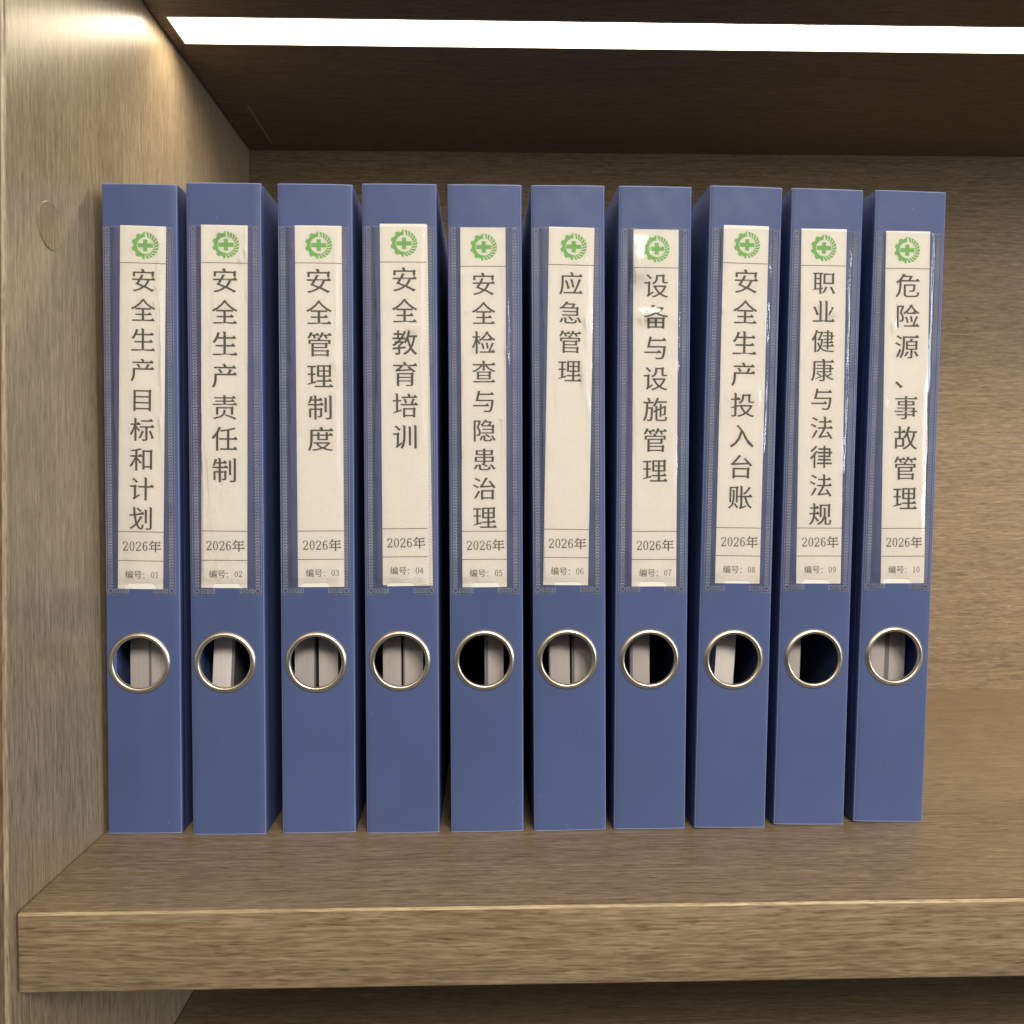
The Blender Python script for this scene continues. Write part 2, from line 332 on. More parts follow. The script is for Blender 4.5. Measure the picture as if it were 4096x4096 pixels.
# printed characters: outlines as x, y pairs in thousandths of an em
OUTLINES = {
 '安': [[456,718,89,716,89,531,172,531,172,663,825,663,825,531,912,531,912,656,938,689,890,751,837,716,551,716,502,833,400,815], [617,298,574,230,523,167,453,198,381,224,316,251,391,387,651,385], [259,317,223,264,187,228,277,202,365,169,451,126,348,59,224,15,76,-13,96,-24,114,-50,128,-67,285,-27,421,27,536,101,656,43,763,-13,841,-71,932,-1,828,35,720,87,606,145,659,219,706,295,745,387,951,387,968,412,887,510,814,442,435,442,460,503,484,552,517,588,410,603,395,556,368,501,339,440,65,440,65,387,294,384]],
 '全': [[365,692,204,557,19,460,43,450,61,428,77,413,120,430,160,452,194,480,193,413,457,413,457,239,199,239,199,190,457,190,457,7,72,7,72,-43,945,-43,962,-21,881,77,808,9,543,7,543,190,825,190,842,211,761,309,688,241,543,239,543,413,813,413,812,481,926,409,942,425,960,448,984,458,822,545,676,656,547,793,572,814,485,842], [312,557,414,647,500,752,594,644,697,557,804,469,203,469]],
 '生': [[189,681,127,552,48,456,74,447,99,431,122,421,161,462,196,517,228,582,459,582,459,343,161,343,161,289,459,289,459,16,51,16,51,-39,965,-39,975,-4,908,78,828,18,545,16,545,289,881,289,898,315,817,413,744,345,545,343,545,582,917,582,927,617,860,699,780,639,545,637,545,801,543,831,431,853,459,786,459,637,264,638,284,701,303,755,328,799,228,815]],
 '产': [[293,568,323,516,333,474,435,505,397,537,365,587,337,630,250,606], [663,574,634,513,605,455,120,455,120,327,115,209,90,80,30,-33,54,-43,77,-62,98,-72,167,49,198,193,206,325,206,399,944,399,954,435,887,517,807,457,688,458,785,599,678,625], [445,794,466,758,481,713,106,711,106,657,918,657,935,683,854,781,781,713,575,711,560,755,533,796,510,832,411,815]],
 '目': [[755,479,755,296,237,296,237,479], [237,713,755,713,755,533,237,533], [755,242,755,58,237,58,237,242], [154,-65,237,-65,237,3,755,3,755,-65,841,-65,841,709,867,742,819,804,766,769,154,769]],
 '标': [[462,702,918,702,935,727,854,825,781,757,462,755], [821,221,860,112,872,25,975,50,935,130,894,237,852,336,766,318], [455,234,412,135,358,60,382,53,404,38,426,31,481,110,527,215,573,319,481,333], [418,463,632,463,632,17,631,3,627,-6,617,-9,500,-7,511,-21,520,-49,526,-67,592,-66,640,-62,676,-54,700,-39,713,-17,716,17,716,463,972,463,989,488,908,586,835,518,418,516], [198,619,45,619,45,567,181,567,140,427,84,305,19,215,36,198,51,172,66,158,119,226,165,320,202,427,198,-70,281,-70,275,457,312,392,341,346,359,307,426,368,378,404,324,473,281,528,281,567,424,567,441,591,360,689,287,621,281,619,281,801,279,831,170,853,198,786]],
 '和': [[527,-29,608,-29,608,53,823,53,823,-22,907,-22,907,681,933,714,885,776,832,741,527,741], [608,681,823,681,823,113,608,113], [330,791,197,763,54,742,65,730,72,708,78,694,243,718,243,538,46,538,46,480,223,479,169,344,99,225,21,134,37,116,52,91,66,73,135,150,197,253,246,370,243,-72,325,-72,318,374,368,299,407,244,434,193,503,263,446,306,379,384,325,447,325,480,512,480,522,518,455,600,375,540,325,538,325,731,383,746,440,761,495,775,440,824]],
 '计': [[193,729,249,673,285,623,361,680,304,714,247,766,191,814,126,772], [42,461,201,461,201,92,193,51,173,20,149,7,167,-7,182,-33,195,-47,224,-29,291,22,434,119,424,131,415,156,406,168,283,87,285,457,311,490,263,552,210,517,42,517], [622,499,368,499,368,440,622,440,622,-71,709,-71,709,440,975,440,985,479,918,561,838,501,709,499,709,798,707,828,594,850,622,783]],
 '划': [[642,190,723,190,723,691,721,721,614,743,642,676], [836,16,834,-1,828,-12,815,-15,672,-13,684,-26,693,-53,699,-70,778,-69,833,-65,873,-57,898,-42,913,-20,917,18,917,791,915,821,808,843,836,776], [360,738,411,687,441,642,521,688,469,719,417,767,365,809,297,775], [421,392,378,315,332,237,315,322,298,407,284,507,611,543,614,576,547,658,467,598,274,560,266,656,262,746,260,830,175,830,178,745,183,653,192,553,32,535,39,482,202,500,219,380,242,277,269,178,199,105,120,44,32,-1,53,-12,73,-34,90,-47,168,-3,238,51,301,119,351,14,411,-46,480,-67,539,-51,574,5,594,116,570,123,548,137,525,150,515,65,501,9,483,-13,444,11,402,71,363,167,428,259,487,355,548,449,452,468]],
 '责': [[455,213,435,129,329,44,63,-24,83,-33,100,-56,113,-69,394,15,515,114,541,213,541,289,455,289], [657,29,789,-24,890,-79,947,-15,828,21,695,70,560,109,520,70], [182,108,265,108,265,341,738,341,738,114,824,114,824,327,850,360,802,422,749,387,182,387], [458,758,110,758,110,717,458,717,458,632,157,632,157,595,458,595,458,508,53,508,53,465,961,465,978,480,897,578,824,510,543,508,543,595,870,595,887,604,806,702,733,634,543,632,543,717,911,717,928,730,847,828,774,760,543,758,543,831,458,831]],
 '任': [[339,-32,960,-32,977,-6,896,92,823,24,681,22,681,349,976,349,993,375,912,473,839,405,681,403,681,698,766,718,848,738,926,756,865,805,713,764,528,727,331,699,342,689,350,666,356,653,439,662,520,673,597,688,597,403,300,403,300,349,597,349,597,22,339,22], [217,681,124,540,17,430,35,412,52,384,67,371,111,403,150,448,185,500,182,-71,264,-71,264,605,303,677,339,748,380,810,285,831]],
 '制': [[672,203,751,203,751,709,749,739,644,761,672,694], [850,22,848,6,844,-4,834,-7,695,-5,706,-20,715,-49,722,-67,793,-66,847,-62,887,-54,913,-39,928,-15,932,24,932,791,930,821,822,843,850,776], [113,717,79,625,60,550,86,542,129,559,145,593,161,636,285,636,285,513,41,513,41,462,285,462,285,342,87,342,87,11,163,11,163,292,285,292,285,-70,365,-70,365,292,496,292,496,77,495,65,493,57,486,55,395,57,405,47,412,23,418,8,471,9,510,12,540,19,560,31,570,49,573,76,573,282,599,315,551,377,498,342,365,342,365,462,620,462,637,485,556,583,483,515,365,513,365,636,581,636,598,659,517,757,444,689,365,687,365,797,363,827,257,849,285,782,285,687,188,687,225,794,131,807]],
 '管': [[207,-72,291,-72,291,-38,767,-38,767,-70,849,-70,849,99,875,132,827,194,774,159,291,159,291,246,796,246,796,369,822,402,774,464,721,429,207,429], [291,3,291,118,767,118,767,3], [466,552,97,550,97,403,178,403,178,509,835,509,835,403,919,403,919,550,551,550,540,581,526,608,516,628,427,616], [715,389,715,285,291,285,291,389], [132,755,91,676,60,610,86,600,140,621,167,662,191,712,256,712,276,668,294,629,296,601,393,622,368,637,353,667,336,709,500,712,517,721,436,819,363,751,219,750,253,822,156,835], [563,767,530,701,486,654,511,648,534,635,555,628,578,647,597,675,614,711,681,711,709,668,734,627,741,597,834,624,805,638,786,667,766,707,956,711,973,721,892,819,819,751,643,749,676,821,579,833]],
 '理': [[625,549,625,402,480,402,480,549], [843,549,843,402,698,402,698,549], [625,737,625,592,480,592,480,737], [843,737,843,592,698,592,698,737], [314,-38,983,-38,1000,-15,919,83,846,15,704,13,704,169,949,169,966,191,885,289,812,221,704,219,704,355,923,355,923,725,949,758,901,820,848,785,403,785,403,355,619,355,619,219,391,219,391,169,619,169,619,13,314,13], [44,55,371,129,354,195,246,152,246,422,347,422,347,474,246,474,246,711,362,711,362,763,42,763,42,711,166,711,166,474,52,474,52,422,166,422,166,134,37,75]],
 '度': [[382,548,221,548,221,504,382,504,382,338,779,338,779,504,953,504,970,520,889,618,816,550,779,548,779,635,697,635,697,548,462,548,462,635,382,635], [697,380,462,380,462,504,697,504], [705,148,645,105,579,68,515,106,458,149,412,207,753,207], [235,212,367,204,328,185,378,142,432,96,492,45,399,12,297,-7,186,-16,200,-26,211,-50,219,-64,346,-47,466,-21,576,17,679,-23,795,-52,920,-70,933,-54,949,-29,967,-20,855,-11,754,10,665,44,745,106,815,170,873,240,821,258,807,256,235,256], [508,734,122,732,122,468,117,301,93,119,32,-41,58,-47,82,-59,106,-66,170,99,199,291,205,469,205,679,964,679,981,704,900,802,827,734,601,732,587,771,570,807,558,836,459,819]],
 '教': [[595,678,543,531,475,409,439,435,424,431,321,431,384,505,525,505,525,571,431,571,475,642,514,717,549,797,479,817,441,730,397,648,346,571,284,571,284,670,409,670,409,735,284,735,284,840,214,840,214,735,82,735,82,670,214,670,214,571,40,571,40,505,294,505,271,479,246,455,221,431,123,431,123,370,147,370,110,345,72,321,33,299,52,281,71,260,86,242,147,280,204,323,259,370,366,370,330,337,290,306,252,279,252,206,39,186,48,117,252,139,252,1,251,-8,246,-12,235,-14,212,-15,176,-15,129,-14,139,-35,147,-58,152,-79,210,-79,255,-76,288,-68,309,-54,320,-32,323,-1,323,147,532,170,532,235,323,213,323,262,376,302,428,346,475,394,529,348,553,384,576,423,597,465,622,365,652,272,687,185,624,106,544,39,449,-16,465,-36,482,-61,494,-83,585,-28,662,37,727,111,780,35,843,-29,915,-81,930,-58,950,-36,969,-17,893,34,828,102,773,183,827,299,867,432,897,584,961,584,961,654,666,654,681,711,695,769,707,828,631,840], [819,584,798,466,769,360,732,265,696,364,667,471,645,584]],
 '育': [[729,274,278,274,278,370,729,370], [195,-72,278,-72,278,102,729,102,729,4,727,-13,721,-24,706,-27,670,-28,610,-28,533,-24,545,-34,554,-57,561,-71,650,-71,715,-68,761,-61,791,-49,807,-29,812,5,812,355,838,388,790,450,737,415,195,415], [729,236,729,139,278,139,278,236], [474,733,58,731,58,682,323,676,275,623,232,589,204,569,180,553,158,541,135,538,162,477,221,487,386,499,759,521,823,447,914,493,834,536,754,602,675,676,957,682,974,703,893,801,820,733,570,731,516,838,417,819], [688,567,289,549,340,595,391,636,441,682,637,675,592,646]],
 '培': [[467,574,486,513,486,466,583,487,557,528,537,587,516,638,435,623], [423,-70,501,-70,501,-27,802,-27,802,-67,882,-67,882,220,908,253,860,315,807,280,423,280], [501,231,802,231,802,23,501,23], [602,801,612,763,618,717,374,717,374,667,944,667,961,689,880,787,807,719,699,717,692,762,680,803,672,836,582,826], [763,581,738,508,712,436,336,436,336,386,976,386,993,408,912,506,823,438,805,437,811,508,836,573,869,625,775,642], [49,84,368,176,349,238,235,188,235,534,349,534,349,587,235,587,235,789,233,819,130,841,158,774,158,587,40,587,40,534,158,534,158,168,40,104]],
 '训': [[637,58,715,58,715,723,713,753,609,775,637,708], [845,-58,928,-58,928,776,926,806,817,828,845,761], [426,464,420,287,390,117,319,-32,346,-40,371,-56,396,-65,470,92,501,273,508,463,508,772,506,802,398,824,426,757], [157,720,218,661,258,610,333,667,273,704,210,759,149,809,86,765], [201,-27,259,26,384,124,372,136,361,158,350,170,256,98,258,457,284,490,236,552,183,517,36,517,36,462,178,462,178,90,170,44,151,9,128,-6,146,-15,160,-36,174,-45]],
 '检': [[464,474,823,474,840,493,759,591,686,523,464,521], [420,276,443,190,458,124,528,137,512,202,489,286,465,360,385,348], [604,303,618,218,628,153,698,160,688,225,673,308,660,382,580,375], [175,641,45,641,45,589,167,589,133,441,84,310,28,211,43,193,57,167,71,149,114,215,150,306,179,408,175,-70,252,-70,249,448,271,395,295,347,306,311,375,365,334,405,288,479,252,536,252,589,356,589,356,641,252,641,252,801,250,831,147,853,175,786], [537,707,430,588,305,500,324,488,340,464,355,453,459,527,554,622,634,740,719,631,821,537,929,465,941,478,955,503,972,517,862,586,758,681,675,785,703,816,615,838], [339,-23,954,-23,971,-2,890,96,798,28,778,28,811,144,865,262,921,366,832,381,795,269,742,142,688,26,339,26]],
 '查': [[696,227,696,125,299,125,299,227], [696,361,696,261,299,261,299,361], [217,89,782,89,782,337,808,370,760,432,707,397,217,397], [70,-39,946,-39,963,-17,882,81,809,13,70,11], [456,704,53,704,53,656,375,650,277,549,159,471,30,421,50,412,68,390,84,376,225,441,355,536,458,651,456,446,538,446,536,652,640,539,773,447,915,384,931,399,949,422,970,431,839,478,719,553,619,650,960,656,977,676,896,774,823,706,538,704,538,801,536,831,428,853,456,786]],
 '与': [[53,175,697,175,714,201,633,299,560,231,53,229], [228,666,193,510,159,389,227,388,243,388,802,388,779,188,751,69,718,8,706,-2,690,-5,669,-6,626,-5,560,-3,479,5,494,-9,503,-37,509,-55,582,-58,644,-60,691,-59,730,-54,761,-45,789,-27,830,42,863,182,892,414,895,441,266,441,303,639,892,639,909,665,828,763,755,695,320,693,341,802,258,808]],
 '隐': [[474,19,483,-31,518,-55,586,-62,733,-62,788,-53,819,-20,834,47,808,51,787,60,764,67,758,20,747,-10,726,-16,592,-16,564,-14,553,-4,550,17,550,129,548,159,446,181,474,114], [365,104,338,38,325,-20,348,-29,403,14,430,83,458,139,380,161], [597,173,653,126,691,84,762,129,705,156,648,201,592,240,529,208], [830,97,868,26,884,-33,977,-6,936,44,896,112,856,174,776,154], [494,754,433,678,352,616,373,610,390,593,404,574,406,546,825,546,825,446,429,446,429,407,825,407,825,300,400,300,400,259,904,259,904,527,930,560,882,622,797,588,762,590,765,645,800,690,832,728,781,751,769,749,579,752,625,812,531,822], [475,636,507,670,535,709,722,706,699,658,671,622,645,587,442,592], [77,-71,152,-71,152,738,277,738,254,652,227,571,197,498,254,427,281,358,288,297,286,267,280,240,269,222,261,216,251,212,240,211,177,213,188,202,193,178,196,164,268,166,289,169,307,175,323,182,346,206,360,242,364,290,357,353,329,423,275,505,308,595,342,686,374,767,322,790,309,788,77,788]],
 '患': [[278,33,290,-21,335,-47,421,-55,626,-55,697,-44,735,-3,753,80,726,85,702,94,677,102,669,39,653,1,620,-7,427,-7,385,-5,367,7,363,31,363,139,361,169,250,191,278,124], [786,107,838,36,863,-25,966,11,912,60,857,128,802,189,716,162], [141,115,98,48,66,-10,92,-20,170,24,212,93,256,151,168,176], [458,715,458,606,237,606,237,715], [766,715,766,606,545,606,545,715], [116,294,458,294,458,213,442,228,381,188,464,162,533,121,579,78,650,128,597,147,544,178,488,216,545,224,545,294,889,294,889,429,915,462,867,524,814,489,545,489,545,567,853,567,853,695,879,728,831,790,778,755,545,755,545,831,458,831,458,755,154,755,154,567,458,567,458,489,116,489], [458,450,458,333,201,333,201,450], [800,450,800,333,545,333,545,450]],
 '治': [[169,745,236,705,285,666,349,730,282,750,214,787,149,821,92,773], [105,471,172,432,219,395,282,457,216,478,149,514,85,548,30,498], [108,-41,195,39,257,151,322,251,250,295,190,185,124,72,84,-27], [366,-72,447,-72,447,-28,798,-28,798,-69,882,-69,882,254,908,287,860,349,807,314,366,314], [447,261,798,261,798,24,447,24], [384,423,527,436,842,458,866,392,965,432,896,509,822,609,745,701,660,673,714,632,757,576,796,509,432,489,503,597,571,707,647,811,543,832,486,709,419,600,373,536,348,503,326,479,312,452,322,433]],
 '应': [[302,376,341,255,356,154,462,184,417,278,377,397,339,507,252,483], [510,431,539,310,561,214,641,230,618,327,588,446,559,555,469,538], [483,794,502,753,516,703,117,702,117,438,112,280,89,110,31,-41,56,-48,80,-65,104,-72,167,84,195,268,201,438,201,649,958,649,975,674,894,772,821,704,609,702,592,749,569,797,551,839,454,821], [205,-24,971,-24,988,2,907,100,834,32,689,32,773,205,845,375,912,534,808,561,765,388,693,204,605,30,205,30]],
 '急': [[258,35,271,-21,318,-48,409,-56,640,-56,716,-45,757,-4,775,78,748,83,723,92,698,99,690,38,672,2,635,-6,413,-6,366,-4,346,8,341,33,341,142,339,172,230,194,258,127], [464,160,515,101,542,50,634,92,580,130,528,186,476,236,399,205], [809,112,849,36,864,-25,969,5,925,57,883,130,842,197,754,174], [113,111,78,43,61,-15,88,-24,150,21,184,89,223,143,136,169], [257,744,167,647,44,568,67,559,86,539,103,526,174,575,172,552,741,552,741,450,185,450,185,409,741,409,741,305,151,305,151,260,823,260,823,536,849,569,801,631,748,596,623,600,652,653,682,697,709,732,654,758,641,756,368,759,417,821,311,834], [260,643,291,675,318,711,594,708,574,663,552,630,529,596,228,601]],
 '设': [[175,730,229,674,263,626,339,679,285,713,230,766,176,813,111,773], [39,463,180,463,180,94,171,50,152,17,128,3,146,-10,161,-34,174,-45,202,-29,265,20,400,115,389,127,379,150,370,161,259,84,261,457,287,490,239,552,186,517,39,517], [487,692,477,614,433,536,331,475,351,466,369,444,385,433,499,506,552,597,566,692,566,743,735,743,735,573,741,516,768,487,823,478,898,478,918,478,937,480,955,481,948,529,897,525,829,525,819,530,815,547,814,572,814,735,840,768,792,830,739,795,487,795], [760,248,708,180,649,117,590,182,538,249,498,335,800,335], [380,337,434,329,416,318,464,240,521,162,584,84,510,35,427,1,335,-20,352,-30,364,-54,375,-69,474,-41,564,-2,647,50,726,-4,817,-44,919,-72,933,-55,949,-30,969,-20,872,0,787,35,714,84,790,173,856,270,906,376,855,392,842,389,380,389]],
 '备': [[629,632,567,587,498,545,436,584,379,625,335,677,342,697,681,691], [300,747,203,658,69,587,92,579,110,558,127,545,184,571,233,603,276,642,317,597,365,560,415,518,292,465,161,430,24,409,40,398,52,371,61,354,212,383,359,427,499,487,630,432,774,393,928,368,942,386,959,412,978,423,834,439,701,470,583,517,670,586,748,655,819,722,754,751,745,745,404,749,421,783,438,807,465,820,358,834], [456,138,456,9,252,9,252,138], [252,300,456,300,456,181,252,181], [742,9,541,9,541,138,742,138], [541,181,541,300,742,300,742,181], [166,-71,252,-71,252,-39,742,-39,742,-69,831,-69,831,288,857,321,809,383,756,348,166,348]],
 '施': [[520,717,470,607,405,521,427,509,448,490,467,479,506,521,539,574,568,637,958,637,958,694,599,694,612,743,624,785,637,821,557,834], [510,353,423,313,453,263,511,291,510,37,521,-29,563,-61,642,-70,848,-70,917,-57,953,-12,969,74,944,79,922,88,897,97,890,30,875,-8,844,-17,646,-17,606,-13,590,3,586,36,586,319,676,368,675,95,748,95,748,395,847,448,846,333,844,256,842,217,838,202,833,195,825,194,768,195,776,184,781,163,785,148,813,148,840,150,865,154,889,163,905,178,913,204,917,261,919,366,919,502,924,509,870,524,855,516,851,511,747,457,748,587,675,587,675,430,585,381,586,509,510,509], [209,774,228,724,240,671,40,671,40,612,149,612,139,361,106,140,28,-28,51,-39,71,-58,91,-70,161,55,200,217,220,405,334,405,327,179,317,54,303,1,297,-10,289,-14,277,-15,255,-15,223,-14,179,-10,190,-25,196,-49,200,-67,244,-69,281,-69,310,-67,334,-62,354,-53,372,-38,392,25,404,173,412,435,412,463,224,463,228,612,445,612,445,671,254,677,319,700,303,738,282,788,257,831,184,816]],
 '投': [[179,629,42,629,42,577,179,577,179,344,37,287,45,267,179,288,179,14,177,-1,173,-10,163,-13,55,-11,66,-22,74,-47,80,-63,143,-62,189,-59,222,-51,244,-38,256,-18,260,15,260,305,364,335,353,387,260,359,260,577,397,577,414,601,333,699,260,631,260,629,260,801,258,831,151,853,179,786], [469,693,461,617,424,540,337,478,357,469,376,447,392,436,490,509,536,600,548,693,548,743,715,743,715,574,722,516,749,487,804,478,889,478,909,478,929,480,948,481,941,529,887,525,811,525,801,530,796,547,795,572,795,735,821,768,773,830,720,795,469,795], [742,251,689,186,631,124,573,187,523,252,483,334,782,334], [372,337,416,329,398,318,446,242,501,166,562,91,482,39,390,3,290,-18,308,-29,321,-55,332,-71,439,-42,539,-1,629,54,712,0,806,-42,913,-70,928,-53,944,-28,965,-16,863,4,775,40,700,90,776,178,843,272,894,375,840,392,826,389,372,389]],
 '入': [[354,712,406,657,452,593,366,330,231,126,34,-13,62,-25,88,-47,110,-61,292,74,426,259,517,502,618,289,740,93,929,-57,939,-39,953,-7,969,14,729,256,574,548,346,809,284,752]],
 '台': [[175,-70,259,-70,259,-16,737,-16,737,-68,825,-68,825,273,851,306,803,368,750,333,175,333], [259,279,737,279,737,39,259,39], [191,447,378,460,798,483,820,449,841,420,847,395,943,442,858,522,762,625,665,718,586,683,645,648,694,597,741,536,235,512,323,611,410,710,505,805,405,835,324,717,238,615,180,553,149,523,123,502,96,495,107,479,116,451,123,436]],
 '账': [[209,380,200,238,153,88,31,-29,49,-37,64,-54,78,-60,210,67,266,224,277,380,277,627,275,657,181,679,209,612], [293,75,337,11,361,-41,438,-1,392,39,347,100,302,154,238,126], [81,186,148,186,148,740,334,740,334,189,402,189,402,724,428,757,380,819,327,784,81,784], [777,693,701,603,611,537,633,527,653,506,672,495,764,570,846,669,925,767,831,787], [528,-62,596,-32,743,25,738,37,736,61,735,72,588,20,588,390,663,390,720,206,803,58,914,-44,932,-32,950,-10,971,0,868,89,792,222,740,390,961,390,978,414,897,512,824,444,588,442,588,781,586,811,481,833,509,766,509,442,420,442,420,390,509,390,509,41,502,5,486,-19,463,-27,478,-38,489,-61,498,-72]],
 '职': [[834,706,834,389,562,389,562,706], [481,335,918,335,918,700,944,733,896,795,843,760,481,760], [808,115,854,17,873,-63,979,-32,931,38,883,133,835,221,747,198], [525,124,476,32,435,-45,460,-56,546,7,600,105,650,203,553,218], [44,91,316,121,316,-71,394,-71,394,130,462,141,457,189,394,178,394,737,452,737,452,787,44,787,44,737,101,737,101,136,39,110], [316,737,316,578,178,578,178,737], [316,533,316,372,178,372,178,533], [316,326,316,170,178,144,178,326]],
 '业': [[802,485,743,362,705,256,729,248,812,338,872,458,935,568,844,597], [132,471,180,345,202,244,314,273,260,365,209,487,162,601,69,582], [581,37,421,37,421,789,419,819,308,841,336,774,336,37,56,37,56,-19,959,-19,969,17,902,99,822,39,665,37,665,788,663,818,553,840,581,773]],
 '健': [[162,690,102,556,28,449,44,429,58,400,70,384,100,412,123,445,146,496,141,-69,216,-69,216,625,241,691,264,757,294,812,203,829], [531,710,657,710,657,614,486,614,486,574,657,574,657,474,531,474,531,436,657,436,657,342,515,342,515,300,657,300,657,204,489,204,489,161,657,161,657,40,729,40,729,161,955,161,972,176,891,274,818,206,729,204,729,300,922,300,939,314,858,412,785,344,729,342,729,436,894,436,894,574,966,574,966,614,894,614,894,748,729,748,729,827,657,827,657,748,531,748], [826,574,826,474,729,474,729,574], [729,710,826,710,826,614,729,614], [295,403,304,413,315,422,421,422,410,324,393,246,375,168,356,217,335,266,323,314,249,297,281,234,310,171,341,112,308,49,267,0,218,-32,238,-38,256,-56,274,-66,320,-36,360,9,392,71,500,-12,630,-48,775,-58,941,-58,947,-42,956,-17,968,-7,778,-10,646,-1,525,35,425,115,458,219,484,334,501,459,456,467,444,465,375,467,421,561,467,654,511,745,461,768,438,759,279,759,279,711,408,710,372,614,337,545,314,502,294,472,273,449,263,428,276,414]],
 '康': [[293,208,345,169,379,134,448,180,392,200,339,236,288,268,231,234], [786,333,600,333,600,430,786,430], [600,469,600,559,786,559,786,469], [509,746,114,743,114,456,109,294,85,118,26,-35,49,-43,72,-58,95,-66,159,94,188,282,194,456,194,694,516,694,516,596,259,596,259,559,516,559,516,469,211,469,211,430,516,430,516,333,250,333,250,296,516,296,516,166,397,115,282,70,193,23,205,7,517,125,516,5,514,-12,508,-23,496,-26,351,-23,363,-33,372,-56,379,-71,456,-71,512,-68,553,-61,580,-49,595,-29,600,7,598,180,683,89,793,22,923,-22,937,-8,953,14,972,22,882,41,805,74,739,124,792,163,851,198,916,225,841,264,797,228,741,189,687,149,654,188,625,225,600,266,600,296,865,296,865,425,963,425,963,473,865,473,865,596,600,596,600,694,965,694,982,715,901,813,828,745,603,743,587,780,567,813,552,841,455,822]],
 '法': [[163,748,230,708,278,666,342,731,276,753,208,790,140,822,84,774], [108,478,174,439,220,399,283,463,219,485,152,520,86,552,31,502], [118,-41,204,39,267,151,332,251,259,295,199,185,133,72,93,-27], [431,-24,554,-5,827,31,844,-11,859,-45,860,-71,959,-37,901,40,838,139,772,231,691,206,731,175,761,132,788,76,480,41,541,143,601,243,655,354,953,354,970,379,889,477,816,409,677,407,677,606,912,606,929,631,848,729,775,661,677,659,677,801,675,831,566,853,594,786,594,659,379,659,379,606,594,606,594,407,335,407,335,354,558,352,506,232,455,143,421,90,398,57,377,34,364,6,374,-15]],
 '律': [[198,764,124,692,44,631,58,613,73,590,84,570,173,639,257,722,326,810,254,837], [364,228,591,228,591,142,320,142,320,76,591,76,591,-79,664,-79,664,76,950,76,950,142,664,142,664,228,902,228,902,291,664,291,664,370,888,370,888,520,960,520,960,586,888,586,888,734,664,734,664,840,591,840,591,734,382,734,382,670,591,670,591,586,335,586,335,520,591,520,591,434,377,434,377,370,591,370,591,291,364,291], [815,670,815,586,664,586,664,670], [664,520,815,520,815,434,664,434], [201,516,118,422,29,345,44,322,59,295,69,273,107,306,144,343,182,383,182,-78,253,-78,253,469,283,510,310,551,335,592,269,618]],
 '规': [[472,268,552,268,552,734,820,734,820,268,903,268,903,722,929,755,881,817,828,782,472,782], [204,665,61,665,61,613,204,613,204,505,203,433,39,433,39,380,199,380,179,230,128,93,30,-16,53,-27,72,-46,90,-56,173,28,228,131,257,250,300,184,346,122,372,74,450,131,393,172,328,249,273,313,279,380,444,380,461,405,380,503,307,435,282,433,283,506,283,613,432,613,449,637,368,735,295,667,283,665,283,791,281,821,176,843,204,776], [648,448,630,283,550,115,362,-26,382,-34,399,-55,414,-67,547,15,636,114,685,223,682,28,691,-21,722,-43,776,-50,858,-50,921,-35,951,19,963,131,941,135,920,145,895,155,889,60,878,7,856,-8,786,-8,768,-5,760,10,757,34,757,281,712,281,720,345,725,397,726,447,726,601,724,631,620,653,648,586]],
 '危': [[577,715,560,668,539,631,518,593,252,597,280,643,307,678,330,717], [247,725,155,608,30,510,53,502,73,481,92,469,166,529,164,407,156,261,118,105,27,-32,49,-41,70,-60,91,-69,190,75,235,246,246,406,246,542,957,542,974,565,893,663,820,595,610,596,639,653,667,700,693,738,635,767,620,764,373,766,412,820,302,833], [343,52,358,-19,412,-53,514,-62,801,-62,893,-47,942,7,963,112,936,117,910,127,884,134,873,49,849,1,798,-11,515,-11,456,-7,430,13,424,51,424,380,727,380,719,283,710,230,699,202,692,194,682,191,668,190,554,197,565,186,572,162,576,147,628,145,671,145,702,146,727,149,748,156,766,168,786,204,799,280,810,408,811,428,343,428]],
 '险': [[446,276,468,190,483,124,553,137,537,202,513,286,490,360,409,348], [626,303,640,219,650,153,719,160,710,225,695,308,682,382,600,375], [81,-68,157,-68,157,741,274,741,252,657,225,578,195,506,252,433,279,364,286,302,284,271,277,244,266,225,259,219,249,215,238,214,175,216,186,205,191,181,194,167,221,166,244,166,266,168,286,172,304,177,321,185,344,210,357,247,361,295,354,359,327,430,273,513,306,602,340,691,372,770,319,793,306,791,81,791], [555,708,451,590,329,504,348,491,364,468,379,457,416,476,450,503,478,535,476,474,835,474,852,493,771,591,698,523,490,526,548,596,604,662,651,743,734,633,835,538,942,465,954,478,968,503,985,517,875,587,773,683,692,788,718,817,630,838], [363,-23,972,-23,989,-2,908,96,815,28,793,28,825,144,879,262,936,366,846,381,809,269,756,142,703,26,363,26]],
 '源': [[839,416,839,310,541,310,541,416], [839,558,839,454,541,454,541,558], [467,133,427,69,401,12,424,2,493,45,538,116,585,179,495,196], [826,124,865,54,883,-2,986,29,939,74,898,142,862,204,775,182], [144,746,204,705,246,667,313,728,252,748,192,786,135,821,76,775], [96,479,157,441,199,404,265,466,204,484,143,520,85,552,27,506], [104,-43,179,40,230,151,283,252,203,289,158,179,104,65,78,-31], [334,517,327,335,293,140,209,-32,233,-39,256,-54,277,-62,368,116,406,324,415,517,415,732,967,732,984,754,903,852,830,784,334,782], [638,674,628,639,618,598,465,598,465,270,645,270,645,-1,644,-13,640,-22,633,-25,524,-23,534,-33,541,-56,547,-70,609,-70,655,-68,689,-61,711,-49,722,-31,725,-2,725,270,917,270,917,538,943,571,895,633,842,598,699,600,748,684,638,700]],
 '、': [[360,11,274,73,196,150,124,217,39,162,124,108,200,30,260,-51]],
